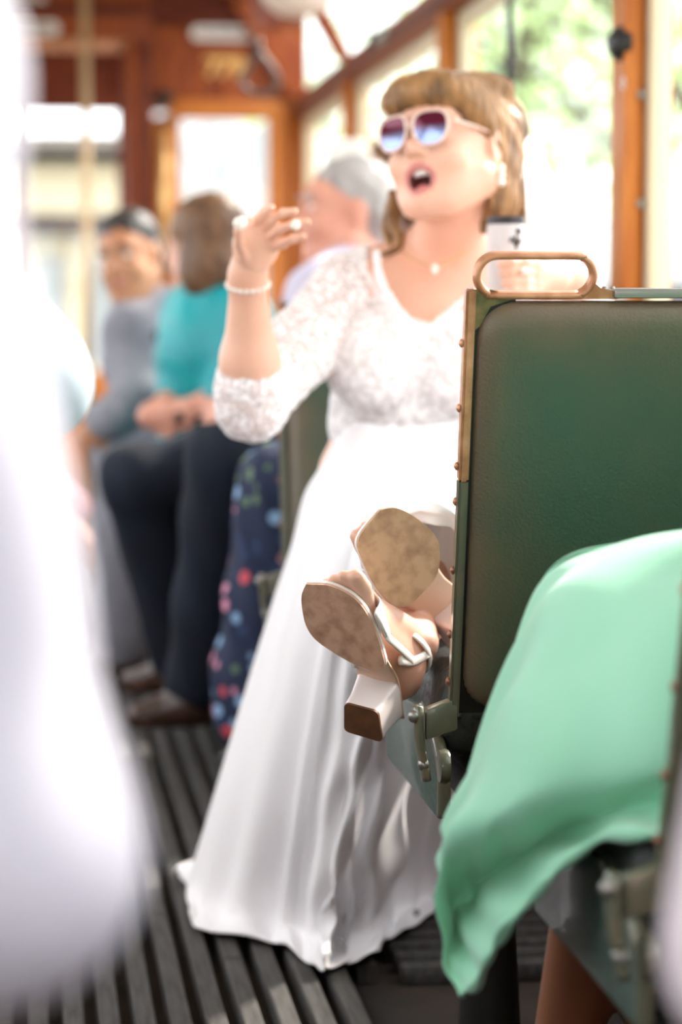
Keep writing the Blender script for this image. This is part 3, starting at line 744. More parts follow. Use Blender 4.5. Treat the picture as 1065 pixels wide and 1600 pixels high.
HIP1, HIP2 = P(600, 755, 3.98), P(725, 755, 3.98)
def leg_prims(F, kn, hip): return [Cone(F.w(0, -.112, .15), kn.lerp(F.w(0, -.112, .15), .45), .035, .052), Cone(kn.lerp(F.w(0, -.112, .15), .45), kn, .052, .052), Cone(kn, hip, .056, .08)]
legs = foot_prims(F1, 1) + leg_prims(F1, KN1, HIP1) + foot_prims(F2, -1) + leg_prims(F2, KN2, HIP2)
body = torso + armR + foreR + armL + neck + headp + [handR[0], handL[0]]
def lipregion(C):
    q = (C - np3(HB.C)) @ HB.R / HB.s
    a = (q[:, 0] / .028) ** 2 + ((q[:, 2] + .0645) / .026) ** 2; m = np.zeros(len(C))
    m[(a < 1) & (q[:, 1] < -.07)] = 1; b = (q[:, 0] / .0205) ** 2 + ((q[:, 2] + .064) / .0165) ** 2; m[(b < 1) & (q[:, 1] < -.05) & (q[:, 1] > -.088)] = 2
    px, py = proj(C); m[(C[:, 1] < 3.35)] = 3
    return m
blob('body', body, .005, [SKIN_B, LIP, MOUTH, SKIN_F], bride, k=.025, smooth=2, region=lipregion, extra=[(legs, .0032, .012, 2), (handR, .0028, .010, 1), (handL, .0028, .010, 1)])
# teeth and tongue
tube('teeth', [HB.w(-.016, -.074, -.052), HB.w(-.008, -.083, -.0525), HB.w(0, -.086, -.053), HB.w(.008, -.083, -.0525), HB.w(.016, -.074, -.052)], .0052, TEETH, bride, 8, n=11)
ball('tongue', HB.w(0, -.072, -.076), (.014, .016, .007), mat('tongue', (222, 128, 124), 0.4), bride, HB.R)

# lace ---------------------------------------------------------------
def lace(name, dens, scale, thin):
    m = bpy.data.materials.new(name); m.use_nodes = True; N = m.node_tree.nodes; L = m.node_tree.links; b = N['Principled BSDF']
    b.inputs['Base Color'].default_value = s2l((250, 246, 246)); b.inputs['Roughness'].default_value = 0.8; b.inputs['Sheen Weight'].default_value = 0.2
    tc = N.new('ShaderNodeTexCoord'); v = N.new('ShaderNodeTexVoronoi'); v.inputs['Scale'].default_value = scale; v.feature = 'SMOOTH_F1'
    nz = N.new('ShaderNodeTexNoise'); nz.inputs['Scale'].default_value = scale * 0.55; nz.inputs['Detail'].default_value = 5; nz.inputs['Distortion'].default_value = 1.2
    L.new(tc.outputs['Object'], v.inputs['Vector']); L.new(tc.outputs['Object'], nz.inputs['Vector'])
    ad = N.new('ShaderNodeMath'); ad.operation = 'ADD'; L.new(v.outputs['Distance'], ad.inputs[0]); L.new(nz.outputs['Fac'], ad.inputs[1])
    cr = N.new('ShaderNodeValToRGB'); e = cr.color_ramp.elements; e[0].position = dens; e[0].color = (1, 1, 1, 1); e[1].position = dens + 0.12; e[1].color = (thin, thin, thin, 1)
    L.new(ad.outputs[0], cr.inputs[0]); L.new(cr.outputs[0], b.inputs['Alpha']); return m
LACE1 = lace('lace_bodice', 0.86, 85, .80); LACE2 = lace('lace_sleeve', 0.82, 130, .58)
SATIN = mat('white_satin', (248, 246, 248), 0.55, sheen=0.3)
vneck = [Cone(P(661, 520, 3.88), P(668, 468, 3.93), .003, .050, 's', .004), Cone(P(668, 468, 3.93), P(684, 395, 4.03), .050, .115, 's', .004), Cone(P(684, 395, 4.03), P(690, 330, 4.12), .118, .118, 's', .004)]
wob = lambda V: 0.0016 * np.sin(V[:, 0] * 160) * np.sin(V[:, 2] * 150 + V[:, 0] * 60)
bod = blob('lace_bodice', [q.grow(.008) for q in torso[1:]] + vneck + [Half(P(650, 700, 4.0), (0, 0, -1))], .005, LACE1, bride, k=.02, smooth=2, disp=wob)
blob('lace_sleeve', [q.grow(.007) for q in armR] + [Cone(ELB, ELB.lerp(WRI, .15), .056, .060)], .005, LACE2, bride, k=.02, smooth=2, disp=wob)
blob('lace_sleeve', [q.grow(.007) for q in armL[:1]] + [Cone(ELB2, ELB2.lerp(WRI2, .75), .054, .042)], .006, LACE2, bride, k=.02, smooth=2, disp=wob)
# scalloped edges: small lace petals along neckline, cuff and waist
petal_me = None
def petals(name, pts, r, n, m, parent, nrm):
    c = crom([Vector(p) for p in pts], n)
    for i, q in enumerate(c):
        ball(name, q, (r * random.uniform(.8, 1.2), r * .35, r * random.uniform(.8, 1.2)), m, parent, None, 8)
petals('lace_scallop', [P(588, 396, 4.02), P(592, 430, 3.985), P(606, 462, 3.95), P(632, 496, 3.925), P(658, 522, 3.915)], .008, 17, SATIN, bod, None)
petals('lace_scallop', [P(662, 522, 3.915), P(690, 500, 3.92), P(716, 478, 3.93), P(742, 460, 3.945)], .008, 12, SATIN, bod, None)
for (px, py) in ((661, 545), (660, 562), (659, 588)): ball('bodice_gap', P(px, py, 3.955), (.006, .004, .006), SKIN_B, bod, None, 8)

# skirt --------------------------------------------------------------
def hemP(px, py): return PZ(px, py, 0.012)
rows = [
 [P(565, 640, 4.18), P(542, 655, 4.06), P(566, 662, 3.965), P(604, 664, 3.935), P(644, 664, 3.93), P(690, 660, 3.93), P(730, 656, 3.95), P(765, 650, 4.02), P(770, 645, 4.12), P(670, 640, 4.22)],
 [P(520, 705, 4.22), P(507, 715, 4.05), P(540, 722, 3.85), P(590, 712, 3.74), P(640, 704, 3.68), P(690, 702, 3.66), P(745, 704, 3.70), P(790, 712, 3.85), P(810, 720, 4.08), P(670, 700, 4.27)],
 [P(485, 790, 4.26), P(474, 790, 4.05), P(500, 800, 3.80), P(548, 790, 3.60), P(600, 772, 3.49), P(670, 764, 3.46), P(745, 764, 3.48), P(800, 775, 3.65), P(840, 790, 4.05), P(690, 800, 4.28)],
 [P(455, 900, 4.28), P(440, 905, 4.03), P(470, 920, 3.78), P(520, 930, 3.60), P(575, 930, 3.50), P(650, 925, 3.47), P(730, 920, 3.50), P(790, 920, 3.65), P(840, 920, 4.05), P(690, 920, 4.28)],
 [P(420, 1040, 4.28), P(396, 1050, 4.02), P(440, 1065, 3.80), P(492, 1070, 3.66), P(548, 1070, 3.57), P(612, 1065, 3.58), P(672, 1060, 3.62), P(740, 1060, 3.75), P(800, 1040, 4.06), P(680, 1040, 4.26)],
 [P(372, 1220, 4.28), P(344, 1230, 4.00), P(400, 1250, 3.84), P(462, 1262, 3.73), P(520, 1270, 3.66), P(578, 1262, 3.70), P(626, 1255, 3.78), P(690, 1250, 3.92), P(730, 1225, 4.08), P(640, 1220, 4.24)],
 [P(325, 1340, 4.25), P(304, 1390, 3.98), P(368, 1412, 3.86), P(440, 1430, 3.79), P(505, 1452, 3.71), P(572, 1434, 3.78), P(612, 1420, 3.86), P(660, 1400, 3.98), P(700, 1370, 4.08), P(620, 1340, 4.22)],
 [hemP(318, 1375), hemP(298, 1440), hemP(362, 1460), hemP(440, 1474), hemP(500, 1512), hemP(572, 1486), hemP(600, 1468), hemP(655, 1440), hemP(690, 1400), hemP(600, 1370)]]
def skdisp(u, v, G):
    a = 0.002 + 0.020 * np.clip((v - 0.30) / 0.7, 0, 1)
    ph = u * 2 * np.pi
    w = np.sin(ph * 9 + 2.0 * np.sin(ph * 3)) * 0.65 + np.sin(ph * 15 + 1.7 + 3 * np.sin(ph * 2)) * 0.35
    fade = 1 - np.clip((v - 0.88) / 0.12, 0, 1) * 0.85
    return a * w * fade + 0.004 * np.sin(v * 30 + u * 40) * np.clip(1 - np.abs(v - 0.25) * 4, 0, 1)
skirt = grid_surf('skirt', rows, 260, 120, SATIN, bride, skdisp, closed_u=True, thick=0.002)
# front edge of the overskirt hanging open in a wavy line
def wavy(u, v, G): return 0.006 * np.sin(v * 26 + u * 5) * np.clip(u * 1.5, 0, 1) + 0.006 * np.sin(u * 14)
ov = [[P(520, 1000, 3.505), P(560, 1000, 3.47), P(592, 1005, 3.45)], [P(505, 1120, 3.56), P(556, 1120, 3.51), P(588, 1110, 3.48)], [P(486, 1250, 3.63), P(530, 1250, 3.57), P(566, 1220, 3.53)],
      [P(470, 1370, 3.70), P(510, 1385, 3.63), P(540, 1340, 3.58)], [P(462, 1450, 3.75), P(500, 1470, 3.67), P(515, 1420, 3.63)], [hemP(462, 1478), hemP(498, 1512) + Vector((0, -.02, .004)), hemP(512, 1500) + Vector((0, -.03, .02))]]
grid_surf('overskirt_edge', ov, 30, 60, SATIN, skirt, wavy, thick=0.002)
ov2 = [[P(590, 1060, 3.50), P(620, 1060, 3.50), P(650, 1070, 3.55)], [P(572, 1200, 3.60), P(600, 1220, 3.58), P(640, 1230, 3.65)], [P(556, 1330, 3.68), P(588, 1350, 3.64), P(628, 1350, 3.74)], [P(548, 1430, 3.74), P(584, 1440, 3.70), P(608, 1425, 3.80)], [hemP(540, 1500), hemP(580, 1488) + Vector((0, -.03, .004)), hemP(602, 1468)]]
grid_surf('overskirt_edge', ov2, 26, 50, SATIN, skirt, lambda u, v, G: 0.007 * np.sin(v * 20 + u * 8), thick=0.002)
# hem end lying out on the slats
grid_surf('hem_tip', [[hemP(272, 1362), hemP(280, 1352), hemP(330, 1335)], [hemP(276, 1366) + Vector((0, 0, .012)), hemP(300, 1372) + Vector((0, 0, .02)), hemP(340, 1370) + Vector((0, 0, .04))], [hemP(280, 1370), hemP(305, 1392), hemP(345, 1400)]], 14, 10, SATIN, skirt, thick=0.002)
# skirt fabric drawn over the shins, open towards the ankles
def arcs(u, v, G): return 0.006 * np.sin(v * 22 + 1.0) * np.sin(u * np.pi) + 0.004 * np.sin(u * 30)
sh = [[P(520, 1010, 3.50), P(555, 860, 3.50), P(590, 785, 3.47), P(655, 760, 3.45), P(735, 768, 3.46), P(790, 840, 3.5), P(800, 960, 3.52)],
      [P(535, 1010, 3.40), P(558, 880, 3.34), P(590, 800, 3.28), P(650, 772, 3.25), P(725, 780, 3.26), P(775, 850, 3.32), P(780, 960, 3.40)],
      [P(556, 1015, 3.30), P(572, 905, 3.22), P(610, 822, 3.14), P(655, 790, 3.10), P(712, 800, 3.10), P(750, 880, 3.17), P(764, 960, 3.30)],
      [P(570, 1020, 3.30), P(590, 925, 3.20), P(622, 850, 3.13), P(660, 815, 3.11), P(706, 825, 3.12), P(735, 890, 3.18), P(750, 960, 3.32)]]
grid_surf('skirt_lining', [[P(575, 840, 3.22), P(640, 800, 3.20), P(705, 805, 3.20), P(755, 850, 3.22)], [P(560, 930, 3.24), P(640, 920, 3.24), P(705, 915, 3.24), P(765, 930, 3.25)], [P(550, 1040, 3.30), P(640, 1040, 3.29), P(705, 1040, 3.29), P(770, 1040, 3.30)]], 40, 24, SATIN, skirt, lambda u, v, G: .008 * np.sin(u * 24), thick=.002)
grid_surf('skirt_over_shins', sh, 60, 30, SATIN, skirt, arcs, thick=0.002)

# hair ---------------------------------------------------------------
def hairmat(name, a, b, scale=40, st=(1, 1, 0.15)):
    return mat(name, a, 0.5, rgb2=b, scale=scale, stretch=st, bump=0.5, bscale=90, ramp=(0.3, 0.7))
HAIRB = hairmat('hair_bride', (88, 60, 34), (184, 136, 86), 34, (1, 1, 0.35))
hp = [HB.E((0, .022, .042), (.084, .102, .088)), HB.E((.0, .080, .012), (.082, .052, .090)), HB.E((.066, .050, -.020), (.026, .050, .090)), HB.E((-.066, .050, -.020), (.026, .050, .090)),
      HB.E((.0, .075, -.06), (.07, .045, .06)), 
      HB.E((0, -.058, .082), (.072, .044, .034)), HB.E((0, -.078, .072), (.062, .026, .022)), HB.E((-.045, -.070, .068), (.024, .022, .024)), HB.E((.045, -.068, .072), (.026, .022, .024)), HB.E((.068, -.034, .060), (.017, .030, .034)),
      HB.Cn((.076, -.022, .05), (.081, -.012, .0), .013, .006), HB.E((.03, .06, .110), (.05, .045, .026)), HB.E((.045, .100, .060), (.042, .034, .044)), HB.E((-.03, .105, .055), (.045, .03, .045)),
      HB.E((0, -.112, -.022), (.072, .055, .068), 's', .006), HB.E((.085, -.026, -.040), (.03, .040, .058), 's', .008), HB.E((-.085, -.026, -.040), (.03, .040, .058), 's', .008)]
def hdisp(V):
    q = (V - np3(HB.C)) @ HB.R; an = np.arctan2(q[:, 1], q[:, 0])
    return .0012 * np.sin(an * 34 + q[:, 2] * 40) + .0012 * np.sin(an * 71 - q[:, 2] * 60 + 2) + .0012 * np.sin(q[:, 2] * 120 + an * 9)
hair = blob('hair', hp, .0045, HAIRB, bride, k=.022, smooth=2, disp=hdisp)
rnd = random.Random(3)
for i in range(26):      # loose locks around nape, temple and ear
    x = rnd.choice((1, 1, 1, -1)); y0 = rnd.uniform(.02, .09); x0 = x * rnd.uniform(.05, .085)
    tube('lock', [HB.w(x0, y0, rnd.uniform(-.04, .03)), HB.w(x0 * 1.03, y0 + rnd.uniform(-.01, .02), -.08), HB.w(x0 * rnd.uniform(.8, 1.05), y0 + rnd.uniform(-.02, .02), rnd.uniform(-.125, -.09))], [.006, .005, .0015], HAIRB, hair, 6, n=9)
for pts in ([(617, 300, 4.12), (612, 345, 4.1), (625, 385, 4.06), (590, 400, 4.04)], [(622, 310, 4.12), (620, 350, 4.1), (634, 375, 4.07)], [(612, 320, 4.12), (604, 362, 4.1), (612, 390, 4.06)]):
    tube('lock', [P(*q) for q in pts], [.012, .012, .008, .003], HAIRB, hair, 8, n=14)

# jewellery
PEARL = mat('pearl', (248, 238, 226), 0.2, coat=0.5); GOLD = mat('gold_thin', (226, 186, 130), 0.25, 0.9)
er = ball('earring', HB.w(.092, .004, -.040), (.006, .006, .008), PEARL, bride)
for z in (-.052, -.063): ball('earring_drop', HB.w(.093, .002, z), .006, PEARL, er)
tube('necklace', [P(628, 392, 4.035), P(650, 408, 3.99), P(676, 414, 3.985), P(712, 402, 4.0), P(745, 380, 4.04)], .0012, GOLD, bride, 6, n=20)
ball('pendant', P(679, 420, 3.975), (.006, .004, .009), PEARL, bride)
bc = WRI.lerp(ELB, .06); ax = (WRI - ELB).normalized(); s_ = ax.orthogonal().normalized(); w_ = ax.cross(s_)
for k in range(22):
    a = k / 22 * 2 * math.pi; ball('bracelet_bead', bc + s_ * (.0325 * math.cos(a)) + w_ * (.0325 * math.sin(a)), .0042, PEARL, bride, None, 8)
ball('ring', P(461, 352, 3.668), (.008, .006, .008), PEARL, bride); ball('ring', P(375, 349, 3.672), (.011, .007, .011), PEARL, bride)
ball('ring', P(819, 424, 3.745), .006, PEARL, bride)

# veil
VEIL = bpy.data.materials.new('veil_tulle'); VEIL.use_nodes = True
_n = VEIL.node_tree.nodes; _l = VEIL.node_tree.links; _n.remove(_n['Principled BSDF'])
_d = _n.new('ShaderNodeBsdfDiffuse'); _d.inputs[0].default_value = (.9, .9, .9, 1); _t = _n.new('ShaderNodeBsdfTranslucent'); _t.inputs[0].default_value = (.95, .95, .95, 1); _m = _n.new('ShaderNodeMixShader'); _m.inputs[0].default_value = .55
_tr = _n.new('ShaderNodeBsdfTransparent'); _m2 = _n.new('ShaderNodeMixShader'); _m2.inputs[0].default_value = .1
_l.new(_d.outputs[0], _m.inputs[1]); _l.new(_t.outputs[0], _m.inputs[2]); _l.new(_m.outputs[0], _m2.inputs[1]); _l.new(_tr.outputs[0], _m2.inputs[2]); _l.new(_m2.outputs[0], _n['Material Output'].inputs[0])
vr = [[P(748, 158, 4.17), P(775, 158, 4.16), P(800, 172, 4.13), P(806, 190, 4.10)], [P(715, 240, 4.2), P(780, 245, 4.22), P(835, 250, 4.18), P(852, 262, 4.12)], [P(700, 350, 4.24), P(785, 350, 4.26), P(860, 340, 4.22), P(882, 345, 4.15)],
      [P(700, 470, 4.26), P(790, 470, 4.28), P(890, 460, 4.24), P(918, 460, 4.17)], [P(700, 640, 4.27), P(800, 640, 4.29), P(905, 640, 4.26), P(945, 640, 4.19)]]
grid_surf('veil', vr, 60, 50, VEIL, bride, lambda u, v, G: 0.012 * np.sin(u * 26) * (0.2 + v), thick=0)

# sunglasses ------------------------------------------------------------
sg = empty('sunglasses', HB.w(0, -.105, .0), 'clear pink-framed sunglasses with plum lenses on the bride\'s face', 'sunglasses')
def lensmat():
    m = bpy.data.materials.new('plum_lens'); m.use_nodes = True; N = m.node_tree.nodes; L = m.node_tree.links; b = N['Principled BSDF']
    at = N.new('ShaderNodeAttribute'); at.attribute_name = 'refl_grad'
    cr = N.new('ShaderNodeValToRGB'); e = cr.color_ramp.elements; e[0].position = .28; e[0].color = s2l((150, 170, 220)); e[1].position = .60; e[1].color = s2l((104, 34, 58))  # bluish lower part is the window reflection, painted into the lens colour
    L.new(at.outputs['Fac'], cr.inputs[0]); L.new(cr.outputs[0], b.inputs['Base Color']); b.inputs['Roughness'].default_value = 0.08; b.inputs['Metallic'].default_value = .35; return m
LENSM = lensmat(); FRM = mat('clear_pink_acetate', (246, 214, 200), 0.15, coat=0.6)
def lens_outline(cx, n=28, g=1.0):
    out = []
    for k in range(n):
        a = 2 * math.pi * k / n; r = (abs(math.cos(a)) ** 3.0 + abs(math.sin(a)) ** 3.0) ** (-1 / 3.0)
        x = .0265 * r * math.cos(a) * g; z = .0255 * r * math.sin(a) * g
        if z < 0: x *= 1 + z * 9        # narrower below
        y = -.112 + 0.6 * (abs(cx + x) - .03) * .35 + (0.012 if abs(cx + x) > .05 else 0) * 0
        out.append((cx + x, y, .008 + z))
    return out
for sx in (-1, 1):
    ol = lens_outline(sx * .0335); cen = (sx * .0335, -.113, .008)
    V = [HB.w(*cen)] + [HB.w(*q) for q in ol]; g = [.5] + [(q[2] - .008 + .026) / .052 for q in ol]
    me = bpy.data.meshes.new('lens'); me.from_pydata([tuple(v) for v in V], [], [(0, i + 1, (i + 1) % len(ol) + 1) for i in range(len(ol))])
    at = me.attributes.new('refl_grad', 'FLOAT', 'POINT'); at.data.foreach_set('value', g); me.update(); link('lens', me, LENSM, sg)
    tube('rim', [HB.w(*q) for q in lens_outline(sx * .0335, 36, 1.05)], .0024, FRM, sg, 8, closed=True)
    tube('temple', [HB.w(sx * .062, -.098, .020), HB.w(sx * .074, -.06, .018), HB.w(sx * .083, .0, .014), HB.w(sx * .085, .025, -.002)], .0022, FRM, sg, 6, n=12)
tube('bridge', [HB.w(-.008, -.116, .014), HB.w(0, -.119, .017), HB.w(.008, -.116, .014)], .0026, FRM, sg, 8, n=7)

# drink can ------------------------------------------------------------
t = empty('drink_can', CAN + Vector((0, 0, -.06)), 'white slim drink can with dark rim held by the bride', 'can')
cr_ = .0305
lathe('can_body', [(cr_ * .82, -.068), (cr_, -.060), (cr_, .050), (cr_ * .93, .058)], CAN, (0, 0, 1), mat('can_white', (214, 202, 200), 0.4), t, 32)
lathe('can_rim', [(cr_ * .98, .054), (cr_ * .99, .060), (cr_ * .97, .066), (cr_ * .82, .066), (cr_ * .78, .060)], CAN, (0, 0, 1), mat('can_dark', (52, 46, 50), 0.35, 0.5), t, 32)
def oncan(a, z): return CAN + Vector((math.sin(a) * cr_ * 1.01, -math.cos(a) * cr_ * 1.01, z))
for (a0, z0, pts) in ((.25, .025, [(-.25, .0), (-.12, .008), (.0, -.004), (.1, .012), (.12, -.012), (.3, .006), (.42, -.002)]), (.45, .040, [(-.1, .0), (.0, .007), (.1, -.003), (.2, .006)]), (.25, -.005, [(-.3, .0), (.4, .0)])):
    tube('lettering', [oncan(a0 + a, z0 + z) for a, z in pts], .0016, INK, t, 6, n=22)

# sandals ----------------------------------------------------------------
SOLE = mat('sole_tan_scuffed', (206, 172, 138), 0.75, rgb2=(158, 124, 98), scale=45, bump=0.3, ramp=(0.4, 0.75), detail=10)
SOLE2 = mat('sole_pinkish_scuffed', (208, 164, 138), 0.75, rgb2=(160, 116, 94), scale=55, bump=0.3, ramp=(0.42, 0.78), detail=10)
SHANK = mat('shank_nude', (226, 190, 166), 0.45); UPPER = mat('sandal_white_leather', (236, 228, 222), 0.38); HEELB = mat('heel_white', (234, 220, 218), 0.35)
TREAD = mat('heel_tread_brown', (112, 72, 44), 0.6, rgb2=(90, 56, 34), scale=60)
def sandal(F, sole_px, lab, solem, tread_px=None, tread_c=None):
    t = empty('sandal', F.o, lab, 'sandal')
    raw = [F.on(*q) for q in sole_px]; ol = crom(raw + [raw[0]], 72)[:-1]
    prism('outsole', ol, F.z * .004, solem, t)
    c = sum(ol, Vector()) / len(ol)
    prism('insole', [c + (q - c) * 1.012 + F.z * .0042 for q in ol], F.z * .0055, UPPER, t)
    # shank and heel
    if tread_px: tr = [F.on(*q) for q in tread_px]
    else:
        tc = F.on(*tread_c); tr = [tc + F.x * a + F.y * b_ for a, b_ in ((-.024, .022), (.024, .022), (.024, -.018), (-.024, -.018))]
    ctr = sum(tr, Vector()) / 4; H = .058
    top = [ctr + (q - ctr) * 1.22 + F.z * H + F.y * .004 for q in tr]
    def lerp_poly(a, b_, s): return [p.lerp(q, s) for p, q in zip(a, b_)]
    bm = bmesh.new(); rings = []
    for s, sc in ((.0, 1.0), (.06, 1.0), (.35, .95), (.7, .97), (1.0, 1.0)):
        pl = lerp_poly(tr, top, s); cc = sum(pl, Vector()) / 4
        # rounded rectangle ring
        rp = []
        for i in range(4):
            a, m_, b_ = pl[i - 1], pl[i], pl[(i + 1) % 4]
            for kk in range(5):
                u = kk / 4; q = m_ + (a - m_) * .16 * (1 - u) ** 2 + (b_ - m_) * .16 * u ** 2; rp.append(cc + (q - cc) * sc)
        rings.append([bm.verts.new(q) for q in rp])
    for r0, r1 in zip(rings[:-1], rings[1:]):
        for i in range(len(r0)): bm.faces.new([r0[i], r0[(i + 1) % len(r0)], r1[(i + 1) % len(r0)], r1[i]])
    bm.faces.new(rings[0]); bm.faces.new(rings[-1]); hl = bmobj('heel', bm, HEELB, t, True, 45)
    trr = []
    for i in range(4):
        a, m_, b_ = tr[i - 1], tr[i], tr[(i + 1) % 4]
        for kk in range(5): u = kk / 4; trr.append(m_ + (a - m_) * .16 * (1 - u) ** 2 + (b_ - m_) * .16 * u ** 2 - F.z * .004)
    prism('heel_tread', trr, F.z * .005, TREAD, hl)
    # shank: curved plate from behind the ball up to the heel seat
    prj = [((q - F.o).dot(F.y), (q - F.o).dot(F.x), q) for q in ol]
    ymin = min(p_[0] for p_ in prj); back = [p_ for p_ in prj if p_[0] < ymin + .022]
    xl = min(back, key=lambda p_: p_[1])[2]; xr_ = max(back, key=lambda p_: p_[1])[2]
    fr = sorted(top, key=lambda q: -q.dot(F.y))[:2]; fr = sorted(fr, key=lambda q: q.dot(F.x)); rb = sorted(top, key=lambda q: q.dot(F.y))[:2]; rb = sorted(rb, key=lambda q: q.dot(F.x))
    L0 = [xl + F.y * .012 + F.z * .007 + F.x * .004, xl.lerp(fr[0], .45) + F.z * .012 + F.x * .006, fr[0] + F.z * .001, rb[0] + F.z * .003]; R0 = [xr_ + F.y * .012 + F.z * .007 - F.x * .004, xr_.lerp(fr[1], .45) + F.z * .012 - F.x * .006, fr[1] + F.z * .001, rb[1] + F.z * .003]
    rws = [[a, a.lerp(b_, .5) - F.z * .004 * min(i, 1), b_] for i, (a, b_) in enumerate(zip(L0, R0))]
    g = grid_surf('shank', rws, 14, 24, SHANK, t, thick=0.0); md = g.modifiers.new('s', 'SOLIDIFY'); md.thickness = .004; md.offset = 0
    # faint worn stamp on the shank
    for i in range(7):
        q = rws[1][1].lerp(rws[0][1], .45) - F.z * .006 + F.x * (-.018 + .006 * i) + F.y * random.uniform(-.004, .004)
        tube('stamp', [q, q + F.y * random.uniform(.002, .005) + F.x * random.uniform(-.002, .003)], .0006, TREAD, t, 5)
    # straps
    yy = F.y
    tube('toe_strap', [F.w(x, y, z) for x, y, z in ((-.044, -.016, .008), (-.042, -.010, .028), (-.022, -.002, .046), (0, .0, .051), (.022, -.002, .046), (.042, -.010, .028), (.044, -.016, .008))], .025, UPPER, t, 12, (.10, 1.0), n=26, up=yy)
    ringc = [F.w(.041 * math.cos(a) , -.108 + .043 * math.sin(a), .118 - .012 * math.sin(a)) for a in [k * 2 * math.pi / 20 for k in range(20)]]
    tube('ankle_strap', ringc, .0058, UPPER, t, 8, (.32, 1.0), closed=True, up=F.z)
    for sx in (-1, 1):
        tube('side_strap', [F.w(sx * .032, -.085, .052), F.w(sx * .034, -.105, .085), F.w(sx * .040, -.112, .118)], .0062, UPPER, t, 8, (1.0, .32), n=10, up=F.x)
        tube('side_strap', [F.w(sx * .045, -.030, .014), F.w(sx * .036, -.075, .06), F.w(sx * .034, -.105, .085)], .0062, UPPER, t, 8, (1.0, .32), n=10, up=F.x)
    bc_ = F.w(.0445, -.098, .118); bz = [bc_ + F.z * a + F.y * b_ for a, b_ in ((-.009, -.006), (.009, -.006), (.009, .006), (-.009, .006))]
    tube('buckle', bz, .0014, GOLD, t, 6, closed=True)
    tube('strap_end', [F.w(.045, -.095, .110), F.w(.047, -.097, .095), F.w(.046, -.10, .082)], .0045, UPPER, t, 8, (1.0, .32), n=8, up=F.x)
sandal(F1, [(478, 913), (512, 915), (541, 927), (560, 942), (574, 962), (588, 992), (597, 1022), (600, 1040), (588, 1049), (566, 1043), (545, 1034), (515, 1016), (491, 998), (478, 978), (472, 953), (471, 930)],
       'white block-heel sandal with pinkish tan sole hanging left of the seat', SOLE2, tread_px=[(539, 1096), (592, 1110), (599, 1158), (539, 1140)])
sandal(F2, [(594, 797), (617, 794), (645, 806), (674, 830), (685, 849), (687, 876), (680, 903), (662, 924), (640, 945), (620, 947), (601, 935), (581, 906), (566, 873), (559, 851), (566, 831)],
       'upper white sandal with broad scuffed tan sole beside the seat back', SOLE, tread_c=(745, 985))
# ------------------------------------------------------------------ other passengers
def cloth(name, rgb, rgb2=None, rough=0.9, sheen=0.0, scale=8, **kw):
    return mat(name, rgb, rough, rgb2=rgb2, scale=scale, sheen=sheen, bump=0.0, **kw)
def folds(amp=.006, f=30, seed=0.0):
    return lambda V: amp * (np.sin(V[:, 2] * f + V[:, 0] * f * .7 + seed) * .6 + np.sin(V[:, 0] * f * 1.9 - V[:, 1] * f * 1.3 + V[:, 2] * f * .6 + seed * 2) * .4)
def simple_hand(wr, tip, spread, r=.0095):
    """palm and five slightly curled fingers from wrist to tip; spread = vector across the knuckles"""
    d = (tip - wr); L = d.length; d.normalize(); sp = (Vector(spread) - d * Vector(spread).dot(d)).normalized(); nn = d.cross(sp)
    kn = wr + d * L * .48; out = [Cone(wr, kn, .024, .020, k=.02)]
    for i, (o, l) in enumerate(((-1.4, .92), (-.45, 1.0), (.45, .96), (1.35, .8))):
        a = kn + sp * o * .019; b = a + d * L * .30 * l + nn * .006; c = b + d * L * .24 * l + nn * .02
        out += [Cone(wr + d * L * .2, a, .018, .012, k=.012)] + chain([a, b, c], [r, r * .92, r * .75], k=.005)
    a = wr + d * L * .15 - sp * .022; out += chain([a, a + d * L * .2 - sp * .022, a + d * L * .42 - sp * .028 + nn * .01], [.012, .0105, .008], k=.006)
    return out
def hairblob(H, parent, m, style, h=.008):
    if style == 'short':
        p = [H.E((0, .026, .050), (.082, .100, .084)), H.E((0, .07, -.005), (.076, .05, .06)), H.E((0, -.118, -.03), (.080, .075, .092), 's', .01), H.E((.09, -.03, -.06), (.04, .045, .06), 's', .01), H.E((-.09, -.03, -.06), (.04, .045, .06), 's', .01)]
    elif style == 'balding':
        p = [H.E((0, .036, .036), (.084, .092, .074)), H.E((0, .075, -.01), (.076, .045, .055)), H.E((0, -.10, .03), (.12, .105, .12), 's', .01), H.E((0, -.02, .13), (.05, .07, .035), 's', .01)]
    else:   # bob
        p = [H.E((0, .024, .042), (.090, .108, .092)), H.E((0, .06, -.05), (.088, .068, .085)), H.E((.06, .03, -.06), (.035, .06, .08)), H.E((-.06, .03, -.06), (.035, .06, .08)), H.E((0, -.125, -.03), (.07, .075, .09), 's', .01)]
    return blob('hair', p, h, m, parent, k=.02, smooth=2, disp=folds(.002, 120))
